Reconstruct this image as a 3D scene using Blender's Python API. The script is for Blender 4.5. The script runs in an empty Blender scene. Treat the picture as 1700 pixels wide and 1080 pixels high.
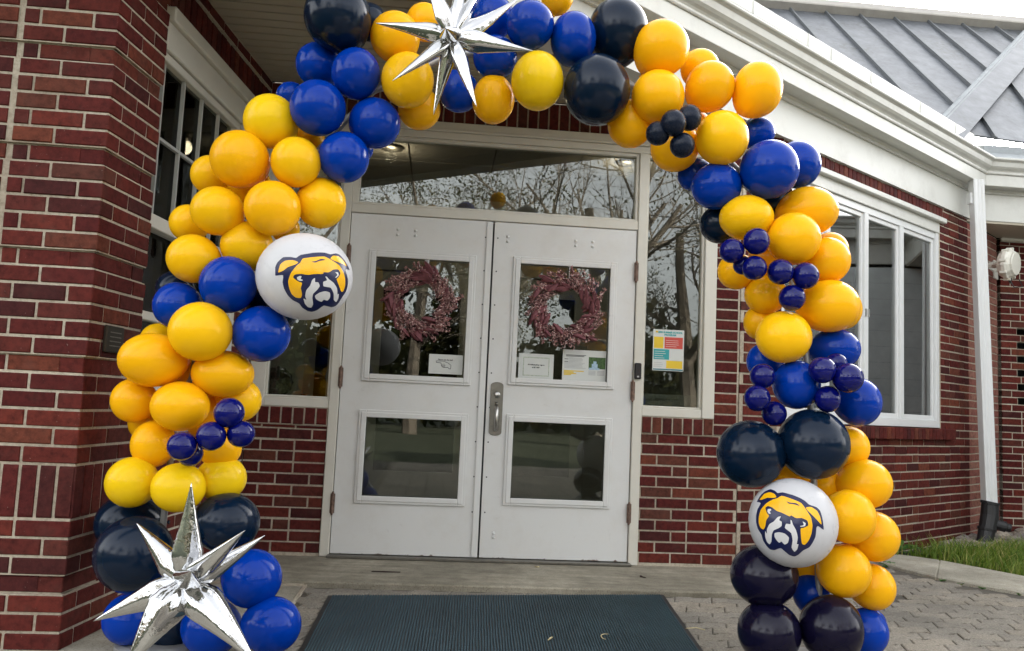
import bpy, bmesh, math, random
from mathutils import Vector, Matrix, noise
from mathutils.geometry import delaunay_2d_cdt

random.seed(7)
SC = bpy.context.scene
COL = SC.collection
PI = math.pi

# ------------------------------------------------------------------ camera
F_PX, W_PX = 1350.0, 1700.0
cam_d = bpy.data.cameras.new('camera')
cam_d.sensor_fit = 'HORIZONTAL'; cam_d.sensor_width = 36.0
cam_d.lens = F_PX / W_PX * 36.0
cam_d.clip_start = 0.05; cam_d.clip_end = 500.0
cam = bpy.data.objects.new('camera', cam_d); COL.objects.link(cam)
_p, _r = math.radians(5.5368), math.radians(2.6)
fw = Vector((0, math.cos(_p), math.sin(_p)))
r0 = Vector((1, 0, 0)); u0 = Vector((0, -math.sin(_p), math.cos(_p)))
RV = r0 * math.cos(_r) + u0 * math.sin(_r); UV_ = -r0 * math.sin(_r) + u0 * math.cos(_r)
m3 = Matrix((RV, UV_, -fw)).transposed()
cam.matrix_world = Matrix.Translation((0, 0, 1.02)) @ m3.to_4x4()
SC.camera = cam

# ------------------------------------------------------------------ sky, sun, exposure
world = bpy.data.worlds.new('World'); SC.world = world; world.use_nodes = True
wn = world.node_tree; wn.nodes.clear()
sky = wn.nodes.new('ShaderNodeTexSky'); sky.sky_type = 'NISHITA'; sky.sun_disc = False
SUN_EL, SUN_AZ = math.radians(16), math.radians(32)      # azimuth measured clockwise from +Y (the view direction)
sky.sun_elevation = SUN_EL; sky.sun_rotation = SUN_AZ
sky.air_density = 1.0; sky.dust_density = 4.0; sky.ozone_density = 0.6; sky.altitude = 50
hsv = wn.nodes.new('ShaderNodeHueSaturation'); hsv.inputs['Saturation'].default_value = 0.12
bg = wn.nodes.new('ShaderNodeBackground'); bg.inputs['Strength'].default_value = 0.12
wo = wn.nodes.new('ShaderNodeOutputWorld')
wn.links.new(sky.outputs[0], hsv.inputs['Color']); wn.links.new(hsv.outputs[0], bg.inputs[0]); wn.links.new(bg.outputs[0], wo.inputs[0])
sun_d = bpy.data.lights.new('sun', 'SUN'); sun_d.energy = 3.0; sun_d.angle = math.radians(0.6); sun_d.color = (1.0, 0.90, 0.74)
sun = bpy.data.objects.new('sun', sun_d); COL.objects.link(sun)
sdir = Vector((math.sin(SUN_AZ) * math.cos(SUN_EL), math.cos(SUN_AZ) * math.cos(SUN_EL), math.sin(SUN_EL)))
sun.rotation_euler = sdir.to_track_quat('Z', 'Y').to_euler()
vs = SC.view_settings
vs.view_transform = 'Standard'; vs.look = 'None'; vs.gamma = 1.0; vs.use_curve_mapping = False
vs.exposure = 3.25

# ------------------------------------------------------------------ helpers
class Fr:
    """vertical plane frame: u along d, o outwards (towards the viewer side), z up"""
    def __init__(s, o, d):
        s.o = Vector((o[0], o[1])); s.d = Vector((d[0], d[1])).normalized(); s.n = Vector((s.d.y, -s.d.x))
        s.yaw = math.atan2(s.d.y, s.d.x)
    def P(s, u, o, z):
        q = s.o + s.d * u + s.n * o
        return Vector((q.x, q.y, z))

class MB:
    def __init__(s): s.v = []; s.f = []; s.m = []
    def add(s, vs, fs, m=0):
        b = len(s.v); s.v += [tuple(v) for v in vs]
        for f in fs: s.f.append([b + i for i in f]); s.m.append(m)
    def box(s, fr, u0, u1, o0, o1, z0, z1, m=0):
        P = fr.P
        vs = [P(u0, o0, z0), P(u1, o0, z0), P(u1, o1, z0), P(u0, o1, z0), P(u0, o0, z1), P(u1, o0, z1), P(u1, o1, z1), P(u0, o1, z1)]
        # o grows towards -n side of depth; u right, o toward viewer
        s.add(vs, [(0, 1, 2, 3), (4, 7, 6, 5), (0, 4, 5, 1), (1, 5, 6, 2), (2, 6, 7, 3), (3, 7, 4, 0)], m)
    def prism(s, fr, prof, u0, u1, m=0, sh0=0.0, sh1=0.0):
        """profile [(o,z)..] swept along u; sh skews the ends with o"""
        n = len(prof)
        vs = [fr.P(u0 + sh0 * o, o, z) for o, z in prof] + [fr.P(u1 + sh1 * o, o, z) for o, z in prof]
        fs = [(i, (i + 1) % n, n + (i + 1) % n, n + i) for i in range(n)] + [tuple(range(n))[::-1], tuple(range(n, 2 * n))]
        s.add(vs, fs, m)
    def slab(s, pts, z0, z1, m=0):
        n = len(pts)
        vs = [(p[0], p[1], z0) for p in pts] + [(p[0], p[1], z1) for p in pts]
        fs = [(i, (i + 1) % n, n + (i + 1) % n, n + i) for i in range(n)] + [tuple(range(n))[::-1], tuple(range(n, 2 * n))]
        s.add(vs, fs, m)
    def tube(s, pts, rad, n=8, m=0, cap=True):
        pts = [Vector(p) for p in pts]
        if not isinstance(rad, (list, tuple)): rad = [rad] * len(pts)
        rings = []
        t0 = (pts[1] - pts[0]).normalized()
        a = t0.orthogonal().normalized()
        for i, p in enumerate(pts):
            t = (pts[min(i + 1, len(pts) - 1)] - pts[max(i - 1, 0)]).normalized()
            a = (a - t * a.dot(t)).normalized(); b = t.cross(a)
            rings.append([p + (a * math.cos(2 * PI * k / n) + b * math.sin(2 * PI * k / n)) * rad[i] for k in range(n)])
        vs = [v for r in rings for v in r]
        fs = [(i * n + k, i * n + (k + 1) % n, (i + 1) * n + (k + 1) % n, (i + 1) * n + k) for i in range(len(pts) - 1) for k in range(n)]
        if cap: fs += [tuple(range(n))[::-1], tuple(range(len(vs) - n, len(vs)))]
        s.add(vs, fs, m)
    def mesh(s, name, mats, smooth=False, bevel=0.0):
        me = bpy.data.meshes.new(name); me.from_pydata(s.v, [], s.f)
        for m in (mats if isinstance(mats, (list, tuple)) else [mats]): me.materials.append(m)
        me.polygons.foreach_set('material_index', s.m)
        bm = bmesh.new(); bm.from_mesh(me); bmesh.ops.recalc_face_normals(bm, faces=bm.faces)
        if bevel > 0:
            es = [e for e in bm.edges if len(e.link_faces) == 2 and e.calc_face_angle(0) > 0.5]
            bmesh.ops.bevel(bm, geom=es, offset=bevel, segments=1, affect='EDGES', profile=0.5, clamp_overlap=True)
        bm.to_mesh(me); bm.free()
        if smooth: me.polygons.foreach_set('use_smooth', [True] * len(me.polygons))
        me.update()
        return me
    def build(s, name, mats, parent=None, smooth=False, bevel=0.0):
        o = bpy.data.objects.new(name, s.mesh(name, mats, smooth, bevel)); COL.objects.link(o)
        if parent is not None: put(o, parent)
        return o

def woff(o):
    v = Vector((0, 0, 0))
    while o is not None: v += o.location; o = o.parent
    return v
def put(o, parent):
    l = o.location.copy(); o.parent = parent; o.location = l - woff(parent)
def link(name, me, parent=None, loc=(0, 0, 0), rz=0.0, sc=(1, 1, 1)):
    o = bpy.data.objects.new(name, me); COL.objects.link(o)
    o.location = loc; o.rotation_euler = (0, 0, rz); o.scale = sc
    if parent is not None: put(o, parent)
    return o
def tag(o, label=None, cat=None, group=None, kind=None):
    if label: o['label'] = label
    if cat: o['category'] = cat
    if group: o['group'] = group
    if kind: o['kind'] = kind
    return o
def thing(name, label, cat, loc, group=None):
    o = bpy.data.objects.new(name, None); COL.objects.link(o); o.location = loc; o.empty_display_size = 0.1
    return tag(o, label, cat, group)

# ------------------------------------------------------------------ materials
def newmat(name):
    m = bpy.data.materials.new(name); m.use_nodes = True
    nt = m.node_tree; b = nt.nodes['Principled BSDF']
    return m, nt, b
def nd(nt, t, **kw):
    n = nt.nodes.new('ShaderNode' + t)
    for k, v in kw.items():
        if hasattr(n, k): setattr(n, k, v)
        else: n.inputs[k].default_value = v
    return n
def ramp(nt, src, stops, interp='LINEAR'):
    r = nt.nodes.new('ShaderNodeValToRGB'); r.color_ramp.interpolation = interp
    e = r.color_ramp.elements
    while len(e) > 1: e.remove(e[-1])
    e[0].position = stops[0][0]; e[0].color = (*stops[0][1], 1)
    for p, c in stops[1:]:
        x = e.new(p); x.color = (*c, 1)
    nt.links.new(src, r.inputs[0]); return r
def mix(nt, f, a, b, mode='MIX'):
    n = nt.nodes.new('ShaderNodeMix'); n.data_type = 'RGBA'; n.blend_type = mode
    for s, v in ((n.inputs[0], f), (n.inputs[6], a), (n.inputs[7], b)):
        if hasattr(v, 'links') or isinstance(v, bpy.types.NodeSocket): nt.links.new(v, s)
        elif isinstance(v, (tuple, list)): s.default_value = (*v, 1) if len(v) == 3 else v
        else: s.default_value = v
    return n.outputs[2]
def tex(nt, kind, scale, coord='Object', **kw):
    tc = nt.nodes.new('ShaderNodeTexCoord'); t = nt.nodes.new('ShaderNodeTex' + kind)
    t.inputs['Scale'].default_value = scale
    for k, v in kw.items(): t.inputs[k].default_value = v
    nt.links.new(tc.outputs[coord], t.inputs['Vector']); return t
def bump(nt, b, h, s=0.3, d=0.01):
    n = nt.nodes.new('ShaderNodeBump'); n.inputs['Strength'].default_value = s; n.inputs['Distance'].default_value = d
    nt.links.new(h, n.inputs['Height']); nt.links.new(n.outputs[0], b.inputs['Normal']); return n
def geo_pos(nt):
    return nt.nodes.new('ShaderNodeNewGeometry').outputs['Position']
def wtex(nt, kind, scale, **kw):
    t = nt.nodes.new('ShaderNodeTex' + kind); t.inputs['Scale'].default_value = scale
    for k, v in kw.items(): t.inputs[k].default_value = v
    nt.links.new(geo_pos(nt), t.inputs['Vector']); return t

def plain(name, col, rough=0.5, metal=0.0, var=0.12, scale=6.0, bmp=0.0, bscale=80.0, spec=0.5):
    m, nt, b = newmat(name)
    t = wtex(nt, 'Noise', scale, Detail=6.0, Roughness=0.65)
    lo = tuple(c * (1 - var) for c in col); hi = tuple(min(1, c * (1 + var)) for c in col)
    r = ramp(nt, t.outputs[0], [(0.3, lo), (0.7, hi)])
    nt.links.new(r.outputs[0], b.inputs['Base Color'])
    b.inputs['Roughness'].default_value = rough; b.inputs['Metallic'].default_value = metal
    b.inputs['Specular IOR Level'].default_value = spec
    if bmp > 0:
        t2 = wtex(nt, 'Noise', bscale, Detail=4.0); bump(nt, b, t2.outputs[0], bmp, 0.003)
    return m

def brick_mat(name, stops):
    m, nt, b = newmat(name)
    oi = nt.nodes.new('ShaderNodeObjectInfo'); g = nt.nodes.new('ShaderNodeNewGeometry')
    ad = nd(nt, 'Math', operation='ADD'); nt.links.new(oi.outputs['Random'], ad.inputs[0]); nt.links.new(g.outputs['Random Per Island'], ad.inputs[1])
    fr_ = nd(nt, 'Math', operation='FRACT'); nt.links.new(ad.outputs[0], fr_.inputs[0])
    base = ramp(nt, fr_.outputs[0], stops)
    n1 = wtex(nt, 'Noise', 34.0, Detail=7.0, Roughness=0.7)
    n2 = wtex(nt, 'Noise', 9.0, Detail=3.0)
    dk = ramp(nt, n1.outputs[0], [(0.30, (0.50, 0.47, 0.48)), (0.52, (1, 1, 1)), (0.76, (1.4, 1.35, 1.28))])
    c = mix(nt, 1.0, base.outputs[0], dk.outputs[0], 'MULTIPLY')
    bl = ramp(nt, n2.outputs[0], [(0.55, (0, 0, 0)), (0.75, (0.35, 0.35, 0.35))])
    c = mix(nt, bl.outputs[0], c, (0.10, 0.045, 0.035))
    sp = wtex(nt, 'Noise', 150.0, Detail=2.0); sm = ramp(nt, sp.outputs[0], [(0.74, (0, 0, 0)), (0.79, (0.5, 0.5, 0.5))])
    c = mix(nt, sm.outputs[0], c, (0.42, 0.37, 0.32))
    nt.links.new(c, b.inputs['Base Color']); b.inputs['Roughness'].default_value = 0.78
    b.inputs['Specular IOR Level'].default_value = 0.15
    bump(nt, b, n1.outputs[0], 0.35, 0.004)
    return m

M = {}
M['brick'] = brick_mat('red_brick', [(0.0, (0.100, 0.018, 0.0145)), (0.2, (0.070, 0.0115, 0.011)), (0.42, (0.125, 0.024, 0.0165)), (0.6, (0.050, 0.0125, 0.0125)), (0.72, (0.094, 0.016, 0.014)), (0.84, (0.088, 0.031, 0.022)), (0.92, (0.140, 0.038, 0.022)), (1.0, (0.080, 0.014, 0.0125))])
M['brick_pale'] = brick_mat('weathered_brick', [(0.0, (0.30, 0.13, 0.10)), (0.4, (0.24, 0.085, 0.07)), (0.7, (0.34, 0.17, 0.13)), (1.0, (0.25, 0.10, 0.075))])
def mortar_mat():
    m, nt, b = newmat('mortar')
    t = wtex(nt, 'Noise', 60.0, Detail=6.0, Roughness=0.7); t2 = wtex(nt, 'Noise', 2.2, Detail=3.0)
    r = ramp(nt, t.outputs[0], [(0.28, (0.31, 0.265, 0.20)), (0.55, (0.50, 0.445, 0.355)), (0.8, (0.58, 0.525, 0.425))])
    r2 = ramp(nt, t2.outputs[0], [(0.35, (0.72, 0.68, 0.66)), (0.6, (1, 1, 1))])
    nt.links.new(mix(nt, 1.0, r.outputs[0], r2.outputs[0], 'MULTIPLY'), b.inputs['Base Color'])
    b.inputs['Roughness'].default_value = 0.92; bump(nt, b, t.outputs[0], 0.5, 0.004); return m
M['mortar'] = mortar_mat()
def paint_mat(name, col, dirt=(0.45, 0.40, 0.32), amount=0.35, rough=0.42, rust=False):
    m, nt, b = newmat(name)
    t = wtex(nt, 'Noise', 3.0, Detail=7.0, Roughness=0.7); t2 = wtex(nt, 'Noise', 26.0, Detail=5.0, Roughness=0.7)
    f = ramp(nt, t.outputs[0], [(0.48, (0, 0, 0)), (0.8, (amount,) * 3)])
    c = mix(nt, f.outputs[0], col, dirt)
    f2 = ramp(nt, t2.outputs[0], [(0.62, (0, 0, 0)), (0.82, (amount * 0.7,) * 3)])
    c = mix(nt, f2.outputs[0], c, tuple(x * 0.8 for x in col))
    if rust:
        # chipped paint and rust along the bottom edge and meeting stile
        sx = nt.nodes.new('ShaderNodeSeparateXYZ'); nt.links.new(geo_pos(nt), sx.inputs[0])
        lo = nd(nt, 'MapRange'); lo.inputs[1].default_value = 0.075; lo.inputs[2].default_value = 0.12; lo.inputs[3].default_value = 1.0; lo.inputs[4].default_value = 0.0
        nt.links.new(sx.outputs[2], lo.inputs[0])
        t3 = wtex(nt, 'Noise', 22.0, Detail=6.0, Roughness=0.75)
        mu = nd(nt, 'Math', operation='MULTIPLY'); nt.links.new(lo.outputs[0], mu.inputs[0]); nt.links.new(t3.outputs[0], mu.inputs[1])
        f3 = ramp(nt, mu.outputs[0], [(0.50, (0, 0, 0)), (0.56, (1, 1, 1))])
        c = mix(nt, f3.outputs[0], c, (0.10, 0.05, 0.03))
        t4 = wtex(nt, 'Noise', 9.0, Detail=8.0, Roughness=0.8)
        t5 = wtex(nt, 'Noise', 13.0, Detail=9.0, Roughness=0.75, Distortion=0.8)
        f5 = ramp(nt, t5.outputs[0], [(0.60, (0, 0, 0)), (0.72, (0.28, 0.28, 0.28))]); c = mix(nt, f5.outputs[0], c, (0.36, 0.35, 0.33))
        f4 = ramp(nt, t4.outputs[0], [(0.69, (0, 0, 0)), (0.72, (0.55, 0.55, 0.55))])
        c = mix(nt, f4.outputs[0], c, (0.42, 0.40, 0.37))
    nt.links.new(c, b.inputs['Base Color']); b.inputs['Roughness'].default_value = rough
    bump(nt, b, t2.outputs[0], 0.06, 0.004); return m
M['paint'] = paint_mat('cream_white_paint', (0.62, 0.60, 0.53))
M['door_paint'] = paint_mat('worn_white_door_paint', (0.67, 0.675, 0.66), amount=0.3, rough=0.34, rust=True)
M['fascia'] = paint_mat('weathered_fascia_paint', (0.60, 0.60, 0.56), dirt=(0.30, 0.28, 0.24), amount=0.45)
M['soffit'] = paint_mat('tan_soffit_vinyl', (0.40, 0.36, 0.28), amount=0.2)
M['white_alu'] = paint_mat('white_aluminium', (0.68, 0.69, 0.69), amount=0.18, rough=0.32)
M['gasket'] = plain('black_gasket', (0.012, 0.012, 0.012), 0.6)
M['black'] = plain('black_plastic', (0.012, 0.012, 0.014), 0.4)
M['rubber'] = plain('black_rubber', (0.014, 0.014, 0.015), 0.55, bmp=0.3)
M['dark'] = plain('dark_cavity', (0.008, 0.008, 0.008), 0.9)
M['bronze'] = plain('brushed_bronze', (0.20, 0.19, 0.165), 0.42, metal=0.85, var=0.15, scale=30)
M['steel'] = plain('worn_steel', (0.55, 0.54, 0.52), 0.28, metal=1.0)
M['hinge'] = plain('rusty_hinge', (0.16, 0.10, 0.075), 0.6, metal=0.3, var=0.6, scale=40)
M['paper'] = plain('white_paper', (0.60, 0.62, 0.59), 0.7, var=0.03)
M['ink'] = plain('black_ink', (0.03, 0.03, 0.035), 0.7)
M['greyink'] = plain('grey_ink', (0.38, 0.39, 0.40), 0.7)
M['p_yellow'] = plain('print_yellow', (0.72, 0.50, 0.03), 0.6, var=0.05)
M['p_red'] = plain('print_red', (0.55, 0.07, 0.05), 0.6, var=0.05)
M['p_teal'] = plain('print_teal', (0.03, 0.32, 0.33), 0.6, var=0.05)
M['p_dteal'] = plain('print_dark_teal', (0.02, 0.16, 0.20), 0.6, var=0.05)
M['p_green'] = plain('print_green', (0.05, 0.11, 0.03), 0.6, var=0.7, scale=90)
M['p_blue'] = plain('print_pale_blue', (0.35, 0.50, 0.62), 0.6, var=0.3, scale=90)
M['border'] = plain('print_border', (0.42, 0.47, 0.38), 0.6, var=0.4, scale=160)
def glass_mat(name, ior, tint):
    m, nt, b = newmat(name); nt.nodes.remove(b)
    fz = nd(nt, 'Fresnel'); fz.inputs['IOR'].default_value = ior
    gl = nt.nodes.new('ShaderNodeBsdfGlossy'); gl.inputs['Roughness'].default_value = 0.0; gl.inputs['Color'].default_value = (0.95, 0.97, 0.96, 1)
    tr = nt.nodes.new('ShaderNodeBsdfTransparent'); tr.inputs['Color'].default_value = (*tint, 1)
    t = wtex(nt, 'Noise', 1.6, Detail=1.0); bp = nt.nodes.new('ShaderNodeBump'); bp.inputs['Strength'].default_value = 0.05; bp.inputs['Distance'].default_value = 0.02
    nt.links.new(t.outputs[0], bp.inputs['Height']); nt.links.new(bp.outputs[0], gl.inputs['Normal'])
    mx = nt.nodes.new('ShaderNodeMixShader')
    nt.links.new(fz.outputs[0], mx.inputs[0]); nt.links.new(tr.outputs[0], mx.inputs[1]); nt.links.new(gl.outputs[0], mx.inputs[2])
    nt.links.new(mx.outputs[0], nt.nodes['Material Output'].inputs[0]); return m
M['glass'] = glass_mat('window_glass', 1.68, (0.66, 0.69, 0.66))
M['glass3'] = glass_mat('side_window_glass', 1.22, (0.70, 0.72, 0.70))
M['glass2'] = glass_mat('coated_window_glass', 2.7, (0.62, 0.66, 0.64))

def latex(name, col, rough, trans, coat=0.0, var=0.06, spec=0.2):
    m, nt, b = newmat(name)
    oi = nt.nodes.new('ShaderNodeObjectInfo')
    h = nd(nt, 'HueSaturation'); h.inputs['Color'].default_value = (*col, 1)
    mr = nd(nt, 'MapRange'); mr.inputs[3].default_value = 1 - var; mr.inputs[4].default_value = 1 + var
    nt.links.new(oi.outputs['Random'], mr.inputs[0]); nt.links.new(mr.outputs[0], h.inputs['Value'])
    t = tex(nt, 'Noise', 5.0, Detail=5.0, Roughness=0.6)
    rr = nd(nt, 'MapRange'); rr.inputs[3].default_value = rough * 0.75; rr.inputs[4].default_value = rough * 1.35
    nt.links.new(t.outputs[0], rr.inputs[0]); nt.links.new(rr.outputs[0], b.inputs['Roughness'])
    cc = mix(nt, 0.10, h.outputs[0], ramp(nt, t.outputs[0], [(0.3, tuple(c * 0.75 for c in col)), (0.7, tuple(min(1, c * 1.2) for c in col))]).outputs[0])
    nt.links.new(cc, b.inputs['Base Color'])
    b.inputs['Specular IOR Level'].default_value = spec
    b.inputs['Coat Weight'].default_value = coat; b.inputs['Coat Roughness'].default_value = 0.06
    tl = nt.nodes.new('ShaderNodeBsdfTranslucent'); nt.links.new(h.outputs[0], tl.inputs['Color'])
    mx = nt.nodes.new('ShaderNodeMixShader'); mx.inputs[0].default_value = trans
    nt.links.new(b.outputs[0], mx.inputs[1]); nt.links.new(tl.outputs[0], mx.inputs[2])
    nt.links.new(mx.outputs[0], nt.nodes['Material Output'].inputs[0]); return m
BM = {
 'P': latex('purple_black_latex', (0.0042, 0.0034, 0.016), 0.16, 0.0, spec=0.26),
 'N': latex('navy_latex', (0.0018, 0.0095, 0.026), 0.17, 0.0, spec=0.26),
 'S': latex('slate_latex', (0.007, 0.012, 0.026), 0.26, 0.0),
 'B': latex('royal_blue_latex', (0.0003, 0.036, 0.32), 0.14, 0.05),
 'D': latex('indigo_latex', (0.002, 0.004, 0.11), 0.07, 0.03, spec=0.36),
 'L': latex('lemon_latex', (0.92, 0.60, 0.008), 0.22, 0.12),
 'Y': latex('golden_latex', (1.0, 0.56, 0.006), 0.22, 0.12),
 'G': latex('amber_latex', (1.0, 0.505, 0.005), 0.22, 0.14),
 'W': latex('white_latex', (0.66, 0.66, 0.68), 0.28, 0.15),
}
M['em_navy'] = plain('emblem_navy', (0.008, 0.012, 0.060), 0.28, var=0.1, scale=40)
M['em_gold'] = plain('emblem_gold', (0.88, 0.46, 0.008), 0.22, var=0.06, scale=40)
M['em_white'] = plain('emblem_white', (0.64, 0.64, 0.64), 0.30, var=0.03)
def chrome():
    m, nt, b = newmat('silver_foil')
    b.inputs['Metallic'].default_value = 1.0; b.inputs['Roughness'].default_value = 0.07; b.inputs['Base Color'].default_value = (0.56, 0.565, 0.575, 1)
    t = wtex(nt, 'Noise', 27.0, Detail=3.0, Distortion=0.8); t2 = wtex(nt, 'Noise', 120.0, Detail=2.0)
    a = nd(nt, 'Math', operation='MULTIPLY_ADD'); a.inputs[1].default_value = 0.25
    nt.links.new(t2.outputs[0], a.inputs[0]); nt.links.new(t.outputs[0], a.inputs[2])
    bump(nt, b, a.outputs[0], 0.15, 0.009); return m
M['chrome'] = chrome()
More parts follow.
